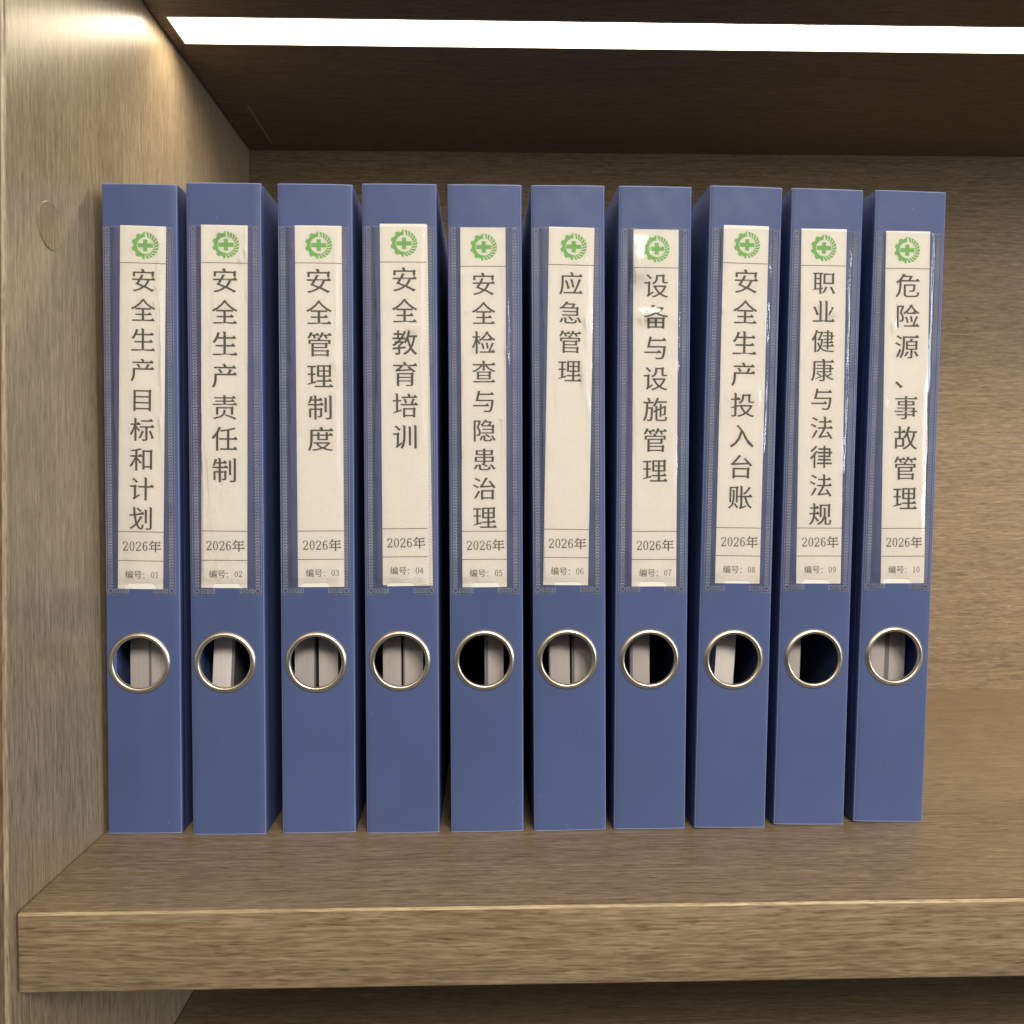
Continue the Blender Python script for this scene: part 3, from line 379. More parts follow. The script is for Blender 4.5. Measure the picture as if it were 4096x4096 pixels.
 '事': [[130,81,455,81,455,3,453,-14,447,-26,434,-29,404,-30,355,-30,291,-27,303,-36,313,-59,320,-74,397,-73,452,-70,491,-62,518,-50,534,-30,539,5,539,81,771,81,771,37,855,37,855,215,959,215,959,257,855,257,855,382,539,382,539,471,839,471,839,630,539,630,539,707,951,707,968,723,887,821,814,753,539,751,539,831,455,831,455,751,63,751,63,707,455,707,455,630,168,630,168,471,455,471,455,382,139,382,139,345,455,345,455,257,44,257,44,215,455,215,455,122,130,122], [455,595,455,506,248,506,248,595], [755,595,755,506,539,506,539,595], [771,345,771,257,539,257,539,345], [771,215,771,122,539,122,539,215]],
 '故': [[805,593,781,455,746,343,704,237,663,346,628,458,601,580,602,593], [81,-27,159,-27,159,42,446,42,444,399,482,371,509,398,533,435,551,481,576,368,612,271,653,176,584,95,497,30,388,-17,406,-29,422,-55,435,-69,541,-19,629,44,699,126,758,42,830,-22,916,-68,933,-52,952,-29,975,-19,885,25,811,91,751,175,810,296,856,430,889,593,965,593,965,646,628,646,643,713,658,771,680,820,581,831,548,672,490,522,412,409,436,389,305,382,305,584,497,584,514,608,433,706,360,638,305,636,305,801,303,831,194,853,222,786,222,636,38,636,38,584,222,584,222,382,81,382], [366,330,366,94,159,94,159,330]],
 '年': [[44,160,508,160,508,-71,593,-71,593,160,970,160,987,186,906,284,833,216,593,214,593,431,900,431,917,456,836,554,763,486,593,484,593,656,923,656,940,682,859,780,786,712,312,711,367,816,266,835,215,707,138,587,44,498,70,489,94,470,115,460,172,511,223,577,270,656,508,656,508,484,209,484,209,214,44,214], [292,431,508,431,508,214,292,214]],
 '编': [[52,7,347,97,331,169,224,122,124,84,46,32], [81,430,123,438,205,450,169,391,138,345,116,316,89,282,66,259,52,227,61,203,98,195,175,216,339,255,336,274,334,296,334,317,167,282,237,380,303,486,370,594,297,636,285,593,265,555,245,517,133,505,189,600,242,706,294,813,208,843,172,719,124,616,91,554,72,524,55,502,45,469,54,445], [624,202,541,202,541,350,624,350], [746,350,746,202,675,202,675,350], [481,-72,541,-72,541,143,624,143,624,-47,675,-47,675,143,746,143,746,-46,797,-46,797,143,871,143,871,-7,870,-12,867,-16,861,-17,814,-16,822,-34,827,-54,831,-73,863,-72,888,-69,908,-62,922,-50,928,-32,930,-8,930,413,871,412,481,412], [871,350,871,202,797,202,797,350], [621,796,636,763,648,732,414,732,414,515,408,343,380,155,314,-21,333,-32,355,-48,372,-63,442,118,474,316,483,498,920,498,920,672,946,705,898,767,845,732,729,732,715,768,696,808,682,848,598,824], [850,668,850,561,483,561,483,668]],
 '号': [[732,741,732,587,264,587,264,741], [181,539,819,539,819,730,845,763,797,825,744,790,181,790], [59,380,264,380,244,305,221,242,198,199,722,200,704,92,683,28,660,-8,649,-16,635,-18,615,-19,574,-18,513,-16,439,-9,453,-21,462,-48,467,-65,537,-68,595,-69,639,-68,674,-65,703,-58,729,-43,763,2,791,88,816,226,820,250,320,250,355,380,949,380,966,403,885,501,812,433,59,431]],
}

# ---------------------------------------------------------------- lettering (outlines drawn in em units)
OUT = {ch: [[(c[i]/1000, c[i+1]/1000) for i in range(0, len(c), 2)] for c in cs] for ch, cs in OUTLINES.items()}
def circle(cx, cy_, r, k=12): return [(cx+r*math.cos(2*math.pi*i/k), cy_+r*math.sin(2*math.pi*i/k)) for i in range(k)]
OUT['：'] = [circle(.22, .02, .065), circle(.22, .48, .065)]
def spline(P, k=6):
    P = [P[0]] + list(P) + [P[-1]]; o = []
    for a, b, c, d in zip(P, P[1:], P[2:], P[3:]):
        for i in range(k):
            t = i/k
            o.append(tuple(.5*(2*b[j]+(c[j]-a[j])*t+(2*a[j]-5*b[j]+4*c[j]-d[j])*t*t+(3*b[j]-a[j]-3*c[j]+d[j])*t**3) for j in (0, 1)))
    o.append(P[-1]); return o
def ribbon(P, thin=.034, thick=.078, smooth=True):
    """pen stroke: thick when it runs vertically, thin when it runs level"""
    Q = spline(P) if smooth else list(P); l, r = [], []
    for i, q in enumerate(Q):
        a, b = Q[max(i-1, 0)], Q[min(i+1, len(Q)-1)]
        dx, dy = b[0]-a[0], b[1]-a[1]; d = math.hypot(dx, dy) or 1
        w = (thin+(thick-thin)*abs(dy)/d)/2
        l.append((q[0]-dy/d*w, q[1]+dx/d*w)); r.append((q[0]+dy/d*w, q[1]-dx/d*w))
    return l + r[::-1]
def ell(cx, cy_, rx, ry, k=28): return [(cx+rx*math.cos(2*math.pi*i/k), cy_+ry*math.sin(2*math.pi*i/k)) for i in range(k)]
# each digit: list of layers, each layer a list of contours (half an em wide)
DIG = {
 '0': [[ell(.25, .36, .19, .36), ell(.25, .36, .115, .325)[::-1]]],
 '1': [[[(.10, .60), (.27, .72), (.295, .72), (.295, .05), (.39, .035), (.39, 0), (.12, 0), (.12, .035), (.215, .05), (.215, .60), (.11, .565)]]],
 '2': [[ribbon([(.085, .52), (.10, .64), (.24, .70), (.375, .62), (.38, .48), (.28, .32), (.09, .05)])],
       [[(.06, 0), (.42, 0), (.435, .17), (.40, .17), (.385, .075), (.07, .075)]]],
 '3': [[ribbon([(.08, .57), (.13, .67), (.24, .70), (.36, .62), (.35, .46), (.20, .385), (.36, .31), (.40, .17), (.32, .05), (.20, .015), (.09, .07), (.06, .16)])]],
 '4': [[[(.28, 0), (.355, 0), (.355, .72), (.315, .72), (.03, .24), (.03, .185), (.28, .185)], [(.085, .235), (.28, .57), (.28, .235)]],
       [[(.36, .185), (.46, .185), (.46, .235), (.36, .235)]]],
 '5': [[[(.10, .36), (.135, .36), (.155, .64), (.40, .64), (.40, .705), (.115, .705)]],
       [ribbon([(.115, .37), (.23, .435), (.36, .37), (.395, .22), (.33, .06), (.21, .015), (.10, .06), (.065, .15)])]],
 '6': [[ell(.255, .225, .18, .225), ell(.255, .225, .105, .19)[::-1]],
       [ribbon([(.385, .60), (.34, .69), (.24, .69), (.13, .56), (.105, .36), (.108, .22)])]],
 '7': [[[(.07, .705), (.43, .705), (.43, .66), (.29, .36), (.245, 0), (.165, 0), (.215, .34), (.37, .635), (.10, .635), (.085, .55), (.055, .55)]]],
 '8': [[ell(.25, .535, .155, .18), ell(.25, .535, .085, .15)[::-1]], [ell(.25, .19, .185, .19), ell(.25, .19, .11, .16)[::-1]]],
 '9': [[ell(.245, .49, .18, .225), ell(.245, .49, .105, .19)[::-1]],
       [ribbon([(.115, .12), (.16, .03), (.26, .03), (.37, .16), (.395, .36), (.392, .50)])]],
}
def fill(contours):
    c = bpy.data.curves.new('outline', 'CURVE'); c.dimensions = '2D'; c.fill_mode = 'FRONT'
    for pts_ in contours:
        s = c.splines.new('POLY'); s.points.add(len(pts_)-1); s.use_cyclic_u = True
        for p_, (x, y) in zip(s.points, pts_): p_.co = (x, y, 0, 1)
    o = bpy.data.objects.new('outline', c); COL.objects.link(o)
    me_ = o.to_mesh()
    r_ = ([(v.co.x, v.co.y) for v in me_.vertices], [tuple(f.vertices) for f in me_.polygons])
    o.to_mesh_clear(); bpy.data.objects.remove(o); bpy.data.curves.remove(c)
    return r_
CACHE = {}
def glyph(ch):
    if ch not in CACHE:
        CACHE[ch] = [fill(l) for l in (DIG[ch] if ch in DIG else [OUT[ch]])]
    return CACHE[ch]

# ---------------------------------------------------------------- file boxes
mm = .001
FW, FH, FD = 35.9*mm, 315*mm, 234*mm
BOW = .35*mm
def bow(x): return -BOW*(1-(2*x/FW-1)**2)
RC = (17.1, 84.7)                         # finger hole centre on the spine, millimetres
RH, RO = 12.5, 15.05

def cover_mesh(RC):
    bm = bmesh.new()
    cx, cz, hs, k = RC[0]*mm, RC[1]*mm, 15.6*mm, 16
    # columns across: left side, folded corner, spine, folded corner, right side
    cols = []; fr_ = 1.1*mm
    for y in (FD, .16, .10, .05, .02, .010, .0065): cols.append((0, y, 0))
    cols.append((0.0, .0058, 0)); cols.append((.00015, .0055, 0)); cols.append((0.0, .0052, 0)); cols.append((0, fr_, 0))
    for a in (.35, .75, 1.15): cols.append((fr_-fr_*math.cos(a), fr_-fr_*math.sin(a), 0))
    xs = [cx-hs+2*hs*i/k for i in range(k+1)]
    for x in xs: cols.append((x, None, 1))
    for a in (1.15, .75, .35): cols.append((FW-fr_+fr_*math.cos(a), fr_-fr_*math.sin(a), 0))
    cols.append((FW, fr_, 0)); cols.append((FW, .0052, 0)); cols.append((FW-.00015, .0055, 0)); cols.append((FW, .0058, 0))
    for y in (.0065, .010, .02, .05, .10, .16, FD): cols.append((FW, y, 0))
    zs = [(0, .3*mm, .01, .02, .03, .04, .05, .06)[i]*(cz-hs)/(70*mm) if i > 1 else (0, .3*mm)[i] for i in range(8)] + [cz-hs+2*hs*i/k for i in range(k+1)] + [cz+hs+(FH-.4*mm-cz-hs)*i/21 for i in range(1, 22)] + [FH]
    i0 = next(i for i, c in enumerate(cols) if c[2]); j0 = 8
    def P(c, z):
        x, y, f = c
        return (x, bow(x) if y is None else y, z)
    V = {}
    for i, c in enumerate(cols):
        for j, z in enumerate(zs):
            if i0 < i < i0+k and j0 < j < j0+k: continue
            V[i, j] = bm.verts.new(P(c, z))
    for i in range(len(cols)-1):
        for j in range(len(zs)-1):
            if i0 <= i < i0+k and j0 <= j < j0+k: continue
            bm.faces.new((V[i, j], V[i+1, j], V[i+1, j+1], V[i, j+1]))
    per = [(i0+a, j0) for a in range(k)] + [(i0+k, j0+a) for a in range(k)] + [(i0+k-a, j0+k) for a in range(k)] + [(i0, j0+k-a) for a in range(k)]
    prev = [V[p_] for p_ in per]
    for rad in (15.0, 14.0, RH+.3):
        cur = []
        for v in [V[p_] for p_ in per]:
            a = math.atan2(v.co.z-cz, v.co.x-cx)
            x, z = cx+rad*mm*math.cos(a), cz+rad*mm*math.sin(a)
            cur.append(bm.verts.new((x, bow(x), z)))
        n_ = len(cur)
        for a in range(n_): bm.faces.new((prev[a], prev[(a+1) % n_], cur[(a+1) % n_], cur[a]))
        prev = cur
    bmesh.ops.recalc_face_normals(bm, faces=bm.faces[:])
    # make the front face look towards -y
    fz = [f for f in bm.faces if abs(f.normal.y) > .9]
    if sum(f.normal.y for f in fz) > 0: bmesh.ops.reverse_faces(bm, faces=bm.faces[:])
    n0 = set(bm.faces)
    bmesh.ops.solidify(bm, geom=bm.faces[:], thickness=1.0*mm)
    for f in bm.faces:
        f.smooth = True
        zc = f.calc_center_median().z
        if abs(f.normal.z) > .9 and (zc < .0005 or zc > FH-.0005): f.material_index = 1
        elif f.normal.y < -.5 and (zc < .0003 or zc > FH-.0004): f.material_index = 1
        elif abs(f.normal.y) < .88 and f.normal.y < -.55 and f.calc_area() < .3*.02: f.material_index = 3
    # unseen flaps added at top, bottom and back to keep the inside dark
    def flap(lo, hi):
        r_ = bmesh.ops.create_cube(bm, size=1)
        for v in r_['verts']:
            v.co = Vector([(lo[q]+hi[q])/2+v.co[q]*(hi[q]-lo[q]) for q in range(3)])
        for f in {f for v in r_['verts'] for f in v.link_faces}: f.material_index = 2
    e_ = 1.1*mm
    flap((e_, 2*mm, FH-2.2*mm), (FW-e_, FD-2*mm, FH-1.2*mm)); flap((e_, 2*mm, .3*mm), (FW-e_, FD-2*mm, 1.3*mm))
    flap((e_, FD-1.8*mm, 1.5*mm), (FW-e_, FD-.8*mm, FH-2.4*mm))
    me_ = bpy.data.meshes.new('cover'); bm.to_mesh(me_); bm.free()
    for q in (BLUE, RIM, DARK, CREASE): me_.materials.append(q)
    me_.set_sharp_from_angle(angle=math.radians(32))
    return me_

def ring_mesh(RC):
    prof = [(RH+.1, 1.6), (RH-.1, .2), (RH-.12, -.35), (RH+.10, -.75), (RH+.5, -1.02), (RH+.95, -1.10), (RH+1.4, -.98), (RH+1.8, -.66), (RO, -.2), (RO, .05)]
    vs_, fs = [], []; k = 96
    for i in range(k):
        a = 2*math.pi*i/k
        for r_, y in prof:
            x = RC[0]*mm+r_*mm*math.cos(a)
            vs_.append((x, bow(x)+y*mm, RC[1]*mm+r_*mm*math.sin(a)))
    n_ = len(prof)
    for i in range(k):
        for j in range(n_-1):
            a, b = i*n_+j, ((i+1) % k)*n_+j
            fs.append((a, b, b+1, a+1))
    return mesh('finger_ring', vs_, fs)

SW, SZ0, SZ1 = 33.1, 117.4, 294.7          # sleeve width and its lower and upper edge
def seam_mesh(x0):
    """welded edge: a ladder of small raised frames down both sides and short rows at the foot"""
    vs_, fs = [], []
    def frame(cx, cz, w, h, lw=.24):
        def lp(ex, off):
            hw, hh, c_ = w/2+ex, h/2+ex, min(w, h)*.25+ex*.5
            pts_ = [(hw, -hh+c_), (hw, hh-c_), (hw-c_, hh), (-hw+c_, hh), (-hw, hh-c_), (-hw, -hh+c_), (-hw+c_, -hh), (hw-c_, -hh)]
            b = len(vs_)
            for x, z in pts_:
                X = (cx+x)*mm
                vs_.append((X, bow(X)-(off+.10)*mm, (cz+z)*mm))
            return b
        A, B, C_ = lp(0, .07), lp(-lw/2, .24), lp(-lw, .07)
        for P_, Q_ in ((A, B), (B, C_)):
            for i in range(8): fs.append((P_+i, P_+(i+1) % 8, Q_+(i+1) % 8, Q_+i))
    def strip(xa, za, xb, zb):
        b = len(vs_)
        for x, z in ((xa, za), (xb, za), (xb, zb), (xa, zb)): vs_.append((x*mm, bow(x*mm)-.22*mm, z*mm))
        fs.append((b, b+1, b+2, b+3))
    xl, xr = x0+1.9, x0+SW-1.9
    n_ = 112; pitch = (SZ1-SZ0-6.2)/n_
    for xx in (xl, xr):
        frame(xx, SZ1-1.5, 2.0, 2.0); frame(xx, SZ0+2.0, 2.4, 2.4)
        for i in range(n_): frame(xx, SZ0+4.3+pitch*i, 2.0, 1.05)
    for s_ in (1, -1):
        for q in range(5):
            frame((xl if s_ > 0 else xr)+s_*(2.4+1.45*q), SZ0+1.9, 1.0, 2.3)
    t = .13
    for xx in (x0, x0+SW-t): strip(xx, SZ0+.02, xx+t, SZ1-.02)
    strip(x0+.15, SZ0, x0+9.6, SZ0+t); strip(x0+SW-9.6, SZ0, x0+SW-.15, SZ0+t)
    strip(x0+.15, SZ1-t, x0+SW-.15, SZ1)
    nq = [(x0+SW/2+q*.4, SZ0+6.0-max(0, abs(q*.4)-5)**2*.5) for q in range(-17, 18)]
    for (xa, za), (xb, zb) in zip(nq, nq[1:]):
        b = len(vs_)
        for x, z in ((xa, za), (xb, zb), (xb, zb+.14), (xa, za+.14)): vs_.append((x*mm, bow(x*mm)-.50*mm, z*mm))
        fs.append((b, b+1, b+2, b+3))
    return mesh('weld_seam', vs_, fs)

def film_mesh(x0, seed, bumps):
    rnd = random.Random(seed)
    nx, nz = 104, 280; vs_, fs = [], []
    folds = [(rnd.uniform(5, SW-5), rnd.uniform(SZ0+40, SZ1-10), rnd.uniform(-.10, .10), rnd.uniform(10, 38), rnd.uniform(.5, 1.1), rnd.uniform(.04, .09)) for _ in range(11)]
    folds += [(SW-5+rnd.uniform(-1, 1), rnd.uniform(SZ0+60, SZ1-5), rnd.uniform(-.04, .04), rnd.uniform(15, 45), .6, .16) for _ in range(3)]
    folds += [(5+rnd.uniform(-1, 1), rnd.uniform(SZ0+60, SZ1-5), rnd.uniform(-.04, .04), rnd.uniform(15, 45), .6, .16) for _ in range(3)]
    folds += [(rnd.choice((rnd.uniform(4, 7.5), rnd.uniform(SW-8, SW-4))), rnd.uniform(SZ0+70, SZ1-6), rnd.uniform(-.03, .03), rnd.uniform(5, 14), rnd.uniform(.45, .8), rnd.uniform(.12, .24)) for _ in range(8)]
    bumps = list(bumps) + [(rnd.choice((rnd.uniform(4, 8), rnd.uniform(SW-9, SW-4), rnd.uniform(5, SW-5))), SZ1-rnd.uniform(0, 1)**1.4*120-4, rnd.uniform(.5, 1.3), rnd.uniform(.8, 3.0), rnd.uniform(.12, .28)) for _ in range(9)]
    def h(u, v):
        e_ = min(1, max(0, (min(u, SW-u)-3.0)/3.0)); e_ = e_*e_*(3-2*e_)
        t_ = min(1, max(0, (v-SZ0-3)/6))
        val = .40 + .16*noise.noise((u*.16+seed, v*.035, seed*2.3)) + .07*noise.noise((u*.5, v*.12+seed, 1.7)) + .18*max(0, noise.noise((u*.05+seed, v*.02, 4.4))+.22)*noise.noise((u*.14, v*.11, seed+8.0))
        for fx, fz, sl, ln, wd, am in folds:
            dz = (v-fz)/ln
            if abs(dz) < 2: val += am*math.exp(-dz*dz)*math.exp(-((u-fx-sl*(v-fz)-.8*noise.noise((v*.08, fx, seed)))/wd)**2)
        for bx, bz, sx_, sz_, am in bumps:
            du, dv = (u-bx)/sx_, (v-bz)/sz_
            if abs(du) < 3 and abs(dv) < 3: val += am*math.exp(-du*du-dv*dv)
        return .06 + max(.17, val)*e_*max(t_, .35)
    for j in range(nz+1):
        v = SZ0+(SZ1-SZ0)*j/nz
        for i in range(nx+1):
            u = SW*i/nx; X = (x0+u)*mm
            vs_.append((X, bow(X)-h(u, v)*mm-.06*mm, v*mm))
    for j in range(nz):
        v = SZ0+(SZ1-SZ0)*(j+.5)/nz
        for i in range(nx):
            u = SW*(i+.5)/nx
            # thumb notch at the foot
            if abs(u-SW/2) < 7.2 and v < SZ0+6.0-max(0, abs(u-SW/2)-5)**2*.5: continue
            a = j*(nx+1)+i; fs.append((a, a+1, a+nx+2, a+nx+1))
    return mesh('label_sleeve', vs_, fs)

def label_xform(cx, cz, tilt):
    t = math.radians(tilt); c_, s_ = math.cos(t), math.sin(t)
    def f(x, z, off):           # x, z in mm from the label centre (z up), off = height above the spine
        X, Z = cx+x*c_+z*s_, cz-x*s_+z*c_
        X *= mm
        return (X, bow(X)-off*mm, Z*mm)
    return f
def label_mesh(f, w, h, name='spine_label', off=.12, curl=0.0):
    vs_, fs = [], []; nx, nz = 8, 30
    for j in range(nz+1):
        for i in range(nx+1):
            vs_.append(f(-w/2+w*i/nx, -h/2+h*j/nz, off))
    for j in range(nz):
        for i in range(nx):
            a = j*(nx+1)+i; fs.append((a, a+1, a+nx+2, a+nx+1))
    n_ = len(vs_)                 # paper has a thickness
    vs_ += [(x, y+.08*mm, z) for x, y, z in vs_]
    edge = [i for i in range(nx+1)] + [(nx+1)*j+nx for j in range(1, nz+1)] + [(nx+1)*nz+i for i in range(nx-1, -1, -1)] + [(nx+1)*j for j in range(nz-1, 0, -1)]
    for a, b in zip(edge, edge[1:]+edge[:1]): fs.append((b, a, a+n_, b+n_))
    return mesh(name, vs_, fs)
SPREAD = .004
def text_mesh(name, f, items, off=.15):
    """items: (character, left x, baseline z, em) in mm from the label centre"""
    vs_, fs = [], []
    for ch, x, z, em in items:
        for k_, (gv, gf) in enumerate(glyph(ch)):
            b = len(vs_)
            vs_ += [f(x+gx*em, z+gy*em, off+.012*k_) for gx, gy in gv]
            fs += [tuple(b+i for i in q) for q in gf]
        for c in (sum(DIG[ch], []) if ch in DIG else OUT[ch]):      # ink spreads a little past the outline
            for (ax, ay), (bx, by) in zip(c, c[1:]+c[:1]):
                d_ = math.hypot(bx-ax, by-ay)
                if d_ < 1e-6: continue
                ox, oz = (by-ay)/d_*SPREAD, -(bx-ax)/d_*SPREAD; tx, tz = (bx-ax)/d_*SPREAD*.4, (by-ay)/d_*SPREAD*.4
                b = len(vs_)
                vs_ += [f(x+px*em, z+pz*em, off-.006) for px, pz in ((ax-tx, ay-tz), (ax-tx+ox, ay-tz+oz), (bx+tx+ox, by+tz+oz), (bx+tx, by+tz))]
                fs.append((b, b+1, b+2, b+3))
    return mesh(name, vs_, fs)
def flat_mesh(name, f, polys, off=.15):
    vs_, fs = [], []
    for poly in polys:
        gv, gf = fill(poly); b = len(vs_)
        vs_ += [f(x, z, off) for x, z in gv]; fs += [tuple(b+i for i in q) for q in gf]
    return mesh(name, vs_, fs)

def emblem_polys(cx, cz, R_):
    """half a cogwheel, half a ring of leaves, a cross in the middle"""
    def pol(r_, deg): return (cx+R_*r_*math.cos(math.radians(deg)), cz+R_*r_*math.sin(math.radians(deg)))
    polys = []
    outer = []; teeth = 5
    prof = []
    a = 92.0
    while a <= 268:
        prof.append(a); a += 1.6
    for a in prof:
        ph_ = ((a-92)/ (176/teeth)+.28) % 1
        outer.append(pol(1.0 if ph_ < .5 else .88, a))
    inner = [pol(.61, a) for a in prof[::-1]]
    polys.append([outer+inner])
    n_ = 11
    for i in range(n_):
        a0 = 85-175*i/n_; a1 = a0-175/n_+4.6
        lf = []
        for t in [q/8 for q in range(9)]:
            lf.append(pol(.62+.36*t, a0+(10*t+7*t*t)*-.0+ (1-t)*-9 + 4*t))
        rt = []
        for t in [q/8 for q in range(9)]:
            rt.append(pol(.62+.40*t-.05*t*t, a1+(1-t)*-9 + 6*t*(1-t) + 2.5*t))
        polys.append([lf+rt[::-1]])
    w, l_ = .155*R_, .56*R_
    polys.append([[(cx-w, cz-l_*.76), (cx+w, cz-l_*.76), (cx+w, cz-w), (cx+l_, cz-w), (cx+l_, cz+w), (cx+w, cz+w), (cx+w, cz+l_*.76), (cx-w, cz+l_*.76),
                   (cx-w, cz+w), (cx-l_, cz+w), (cx-l_, cz-w), (cx-w, cz-w)]])
    return polys

# place, yaw, lean | label centre, size, tilt | dividers from its top | title, first and last character centre | sleeve left edge
BOXES = [
 dict(p=(-.0387, .00148), a=.0069, l=.0066, lab=(18.3, 207.7, 21.7, 174.7, .93), d=(17.7, 146.9, 161.0), t='安全生产目标和计划', t0=(1.3, 61.5), t1=(-.7, -53.0), sx=.6),
 dict(p=(.00312, -.00075), a=-.0055, l=.0028, lab=(17.5, 208.0, 22.1, 174.0, .56), d=(17.9, 146.4, 160.6), t='安全生产责任制', t0=(.8, 60.8), t1=(-.2, -30.0), sx=1.6),
 dict(p=(.04663, -.0006), a=.01898, l=.0024, lab=(19.6, 208.2, 22.3, 174.0, -.12), d=(17.8, 146.7, 160.5), t='安全管理制度', t0=(-.2, 60.7), t1=(.3, -15.1), sx=.6),
 dict(p=(.08793, -.00156), a=.0040, l=-.0006, lab=(19.7, 209.1, 21.9, 173.8, -.09), d=(18.2, 146.4, 160.1), t='安全教育培训', t0=(.5, 60.5), t1=(.5, -15.0), sx=1.2),
 dict(p=(.12929, -.0015), a=.01077, l=-.0020, lab=(17.1, 207.7, 21.7, 173.6, -.03), d=(18.5, 146.3, 160.0), t='安全检查与隐患治理', t0=(.1, 59.9), t1=(.1, -52.8), sx=1.0),
 dict(p=(.17022, -.00111), a=.01427, l=-.0047, lab=(18.0, 208.3, 22.0, 173.4, 1.22), d=(18.1, 146.1, 159.9), t='应急管理', t0=(1.3, 59.8), t1=(.4, 17.6), sx=.6),
 dict(p=(.20971, -.00073), a=.01918, l=.0053, lab=(18.7, 207.5, 22.0, 173.6, -.17), d=(18.4, 146.5, 160.3), t='设备与设施管理', t0=(0, 59.8), t1=(.1, -30.0), sx=1.5),
 dict(p=(.24975, -.00113), a=.02485, l=.0191, lab=(18.4, 209.0, 22.2, 174.4, -.02), d=(18.2, 147.0, 160.8), t='安全生产投入台账', t0=(.4, 60.4), t1=(.3, -44.8), sx=1.8),
 dict(p=(.29045, .0018), a=.01675, l=.0201, lab=(17.8, 208.4, 22.5, 174.4, -.80), d=(17.9, 146.8, 160.7), t='职业健康与法律法规', t0=(-.6, 61.0), t1=(1.1, -52.7), sx=1.3),
 dict(p=(.33173, .0041), a=.01565, l=.0240, lab=(18.8, 208.1, 22.2, 174.5, -1.21), d=(18.3, 147.0, 160.9), t='危险源、事故管理', t0=(-1.1, 60.6), t1=(1.3, -44.7), sx=1.2),
]
# bulges of the sleeve film: x, z on the sleeve, spread in x and z, height
BUMPS = [
 [(27, 290, 2.5, 4, .25), (28, 240, 1.2, 14, .2)],
 [(19, 292, 6, 2.2, .35), (28, 262, 1.0, 5, .3), (30, 200, 2.0, 20, .25)],
 [(26, 232, 3, 5, .25), (29, 285, 1.0, 10, .25)],
 [(23, 247, 3.2, 3.2, .5), (30, 282, .9, 10, .3), (6, 258, 1.0, 5, .35)],
 [(29.5, 285, .7, 9, .4), (28, 240, 1.2, 16, .3), (29, 215, 1.6, 12, .3)],
 [(27, 250, 2.2, 5, .6), (25, 225, 1.6, 9, .5)],
 [(9, 278, 6.0, 9, 1.7), (15, 253, 7, 3.0, .75), (8, 225, 1.8, 14, .4)],
 [(4.8, 284, .9, 9, .45), (28, 250, 1.2, 8, .4), (7, 225, 1.2, 25, .35)],
 [(29, 287, .8, 6, .4), (20, 255, 3, 2.0, .35), (30, 215, 1.6, 14, .6), (7, 205, 1.2, 20, .3)],
 [(28, 280, 1.0, 14, .3), (10, 250, 1.6, 4, .4), (30.5, 225, 1.5, 12, .6), (30, 190, 1.2, 12, .4)],
]
LABELS = ['blue document box numbered 01, next to the wooden side panel',
 'blue document box numbered 02, with seven large characters on its label',
 'blue document box numbered 03, with six characters on its label, between 02 and 04',
 'blue document box numbered 04, with a second sheet behind its label',
 'blue document box numbered 05, with nine close characters on its label',
 'blue document box numbered 06, with only four characters on its label',
 'blue document box numbered 07, with glare over the green emblem on its label',
 'blue document box numbered 08, tilting slightly right, with eight characters on its label',
 'blue document box numbered 09, tilting slightly, with an almost black finger hole',
 'blue document box numbered 10, at the free end beside the empty shelf']

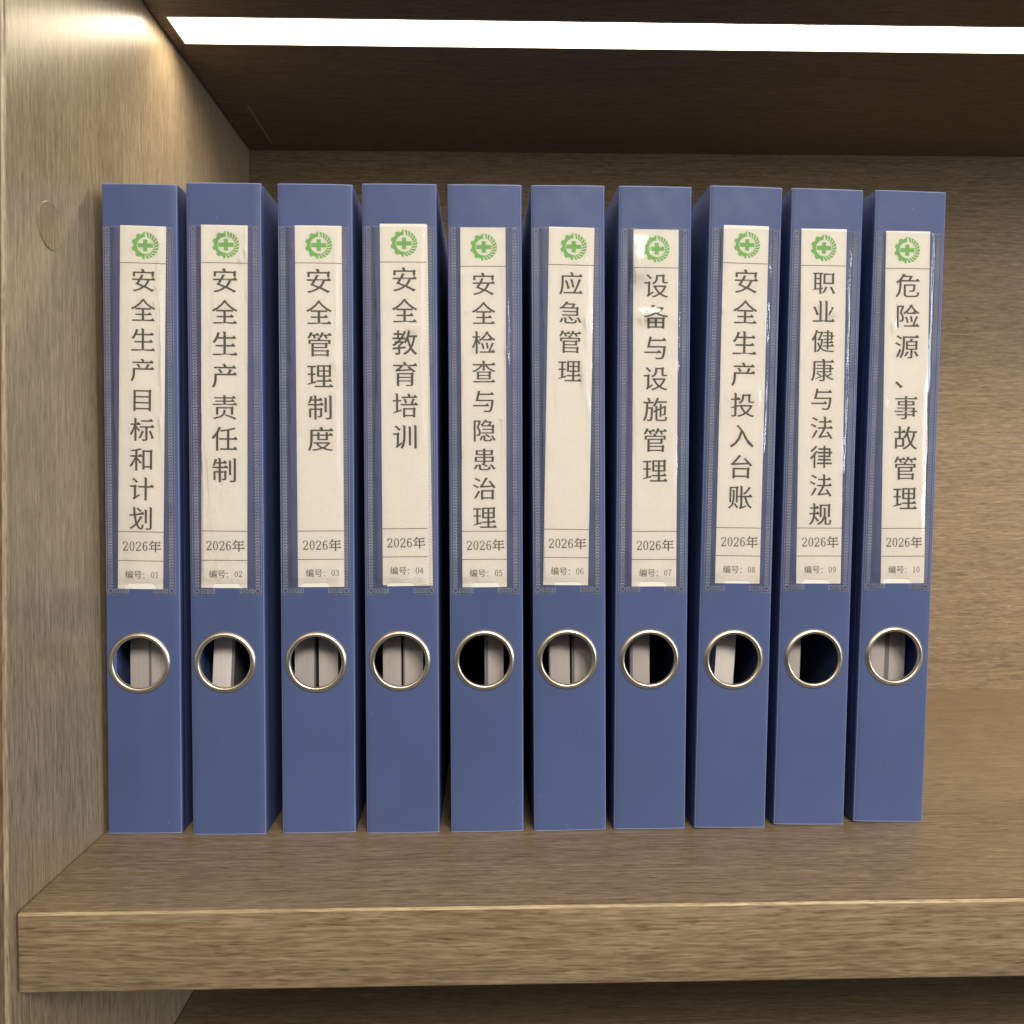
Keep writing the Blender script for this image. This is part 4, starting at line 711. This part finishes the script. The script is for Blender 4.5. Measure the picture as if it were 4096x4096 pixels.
HOLES = [(16.0, 84.2), (16.6, 84.8), (17.1, 84.5), (17.0, 85.1), (16.9, 85.1), (16.9, 85.2), (17.1, 84.8), (17.7, 84.2), (17.9, 83.7), (18.0, 84.2)]
def folder_matrix(i):
    B = BOXES[i]; a, l = B['a'], B['l']
    ux = Vector((math.cos(a)*math.cos(l), math.sin(a)*math.cos(l), -math.sin(l)))
    uz = Vector((math.cos(a)*math.sin(l), math.sin(a)*math.sin(l), math.cos(l)))
    m_ = Matrix((ux, uz.cross(ux), uz)).transposed().to_4x4()
    m_.translation = Vector((B['p'][0], B['p'][1], .0002 + (FW*math.sin(l) if l > 0 else 0)))
    return m_
first = None
for i, B in enumerate(BOXES):
    num = '%02d' % (i+1)
    root = tag(empty('document_box', folder_matrix(i)), LABELS[i], 'document box', 'blue document boxes standing on the shelf')
    link('cover', cover_mesh(HOLES[i]), [], root)
    link('finger_ring', ring_mesh(HOLES[i]), RINGM, root, True)
    cx, cz, w, h, tilt = B['lab']
    f = label_xform(cx, cz, tilt)
    sl = link('label_sleeve', film_mesh(B['sx'], i*7.3+1.1, BUMPS[i]), FILM, root, True)
    link('weld_seam', seam_mesh(B['sx']), WELD, sl, True)
    lab = link('spine_label', label_mesh(f, w, h), PAPER, root)
    if i == 3:
        link('backing_card', label_mesh(label_xform(cx+1.4, cz-.4, -.6), 22.2, 174.0, 'backing_card', .03), PAPER, root)
    for dd in B['d']:
        z = h/2-dd
        link('divider_line', flat_mesh('divider_line', f, [[[(xa, z-.17), (xa+(w-.1)/12, z-.17), (xa+(w-.1)/12, z+.17), (xa, z+.17)]] for xa in [-w/2+.05+(w-.1)*q/12 for q in range(12)]]), LINE, lab)
    link('emblem', flat_mesh('emblem', f, emblem_polys(.3+ (B['t0'][0]+.0)*.6, h/2-9.3, 6.5)), GREEN, lab)
    t = B['t']; n_ = len(t)
    def tilted(q):              # measured offsets are in spine axes: turn them into label axes
        th = math.radians(tilt); return (q[0]*math.cos(th)-q[1]*math.sin(th), q[0]*math.sin(th)+q[1]*math.cos(th))
    a0, a1 = tilted(B['t0']), tilted(B['t1'])
    pitch = (a0[1]-a1[1])/(n_-1); em = pitch*.84
    items = []
    for k_, ch in enumerate(t):
        s_ = k_/(n_-1)
        items.append((ch, a0[0]+(a1[0]-a0[0])*s_-em*.5, a0[1]-pitch*k_-em*.385, em))
    link('title_text', text_mesh('title_text', f, items), INK, lab)
    e1 = 6.25; zc = h/2-(B['d'][1]+B['d'][2])/2
    x = .5-e1*1.5; it = [(c_, x+e1*.5*q, zc-e1*.36, e1) for q, c_ in enumerate('2026')] + [('年', x+2*e1, zc-e1*.385, e1)]
    link('year_text', text_mesh('year_text', f, it), INK, lab)
    e2 = 4.1; zc = -h/2+(h-B['d'][2])/2+.1; x = .7-e2*2
    it = [('编', x, zc-e2*.385, e2), ('号', x+e2, zc-e2*.385, e2), ('：', x+2*e2, zc-e2*.36, e2), (num[0], x+3*e2, zc-e2*.36, e2), (num[1], x+3.5*e2, zc-e2*.36, e2)]
    link('number_text', text_mesh('number_text', f, it), INK, lab)

# ---------------------------------------------------------------- papers standing in the boxes
# box, left, right edge at the finger hole (mm), lean, grey cover sheet (left, right), label
PAPERS = [
 (0, 6.0, 15.1, 0, None, 'white paper sheaf seen in the middle of the finger hole of box 01'),
 (0, 16.5, 26.5, 0, (15.15, 16.45), 'white paper sheaf with grey cover sheet, right half of the hole of box 01'),
 (1, 6.6, 15.7, .05, (15.75, 17.2), 'slanting white paper sheaf alone in the finger hole of box 02'),
 (2, 3.9, 13.4, 0, (13.45, 14.2), 'white paper sheaf left of the black gap in the finger hole of box 03'),
 (2, 15.9, 25.5, 0, None, 'white paper sheaf right of the black gap in the finger hole of box 03'),
 (3, 7.0, 16.1, 0, None, 'white paper sheaf left of the black gap in the finger hole of box 04'),
 (3, 17.9, 27.1, 0, (17.2, 17.85), 'white paper sheaf right of the black gap in the finger hole of box 04'),
 (4, 18.8, 26.6, 0, (17.0, 18.75), 'narrow white paper sheaf at the right of the finger hole of box 05'),
 (5, 9.6, 19.5, -.01, (9.0, 9.55), 'white paper sheaf left of the thin dark gap in the finger hole of box 06'),
 (5, 22.0, 32.0, -.01, (20.6, 21.95), 'white paper sheaf right of the thin dark gap in the finger hole of box 06'),
 (6, 11.4, 20.0, -.015, (10.0, 11.35), 'white paper sheaf left of the black space in the finger hole of box 07'),
 (7, 12.9, 22.7, .045, None, 'slanting white paper sheaf left of the black space in the finger hole of box 08'),
 (8, 8.0, 16.5, .012, None, 'thin strip of white paper at the left rim of the finger hole of box 09'),
 (9, 10.0, 19.8, .006, (19.85, 22.1), 'white paper sheaf left of the grey cover sheet in the finger hole of box 10'),
 (9, 22.2, 30.5, .006, None, 'white paper sheaf between grey sheet and blue wall in the finger hole of box 10'),
]
for b, xa, xb, ln, cov, lb in PAPERS:
    mw = folder_matrix(b)
    def slab(name, a, c_):
        def sh(bm_):
            for v in bm_.verts: v.co.x += math.tan(ln)*(v.co.z-RC[1]*mm)
        z0, z1 = (6*mm, 302*mm) if ln < .03 else (RC[1]*mm-60*mm, RC[1]*mm+95*mm)
        if ln >= .03: z0 = 3*mm
        return box_mesh(name, (a*mm, 14*mm, z0), (c_*mm, 222*mm, z1), 0, edit=sh)
    root = tag(empty('paper_sheaf', mw), lb, 'paper sheaf', 'paper sheaves standing inside the document boxes')
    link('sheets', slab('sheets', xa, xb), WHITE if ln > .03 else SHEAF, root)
    if cov: link('cover_sheet', slab('cover_sheet', *cov), SLATE, root)
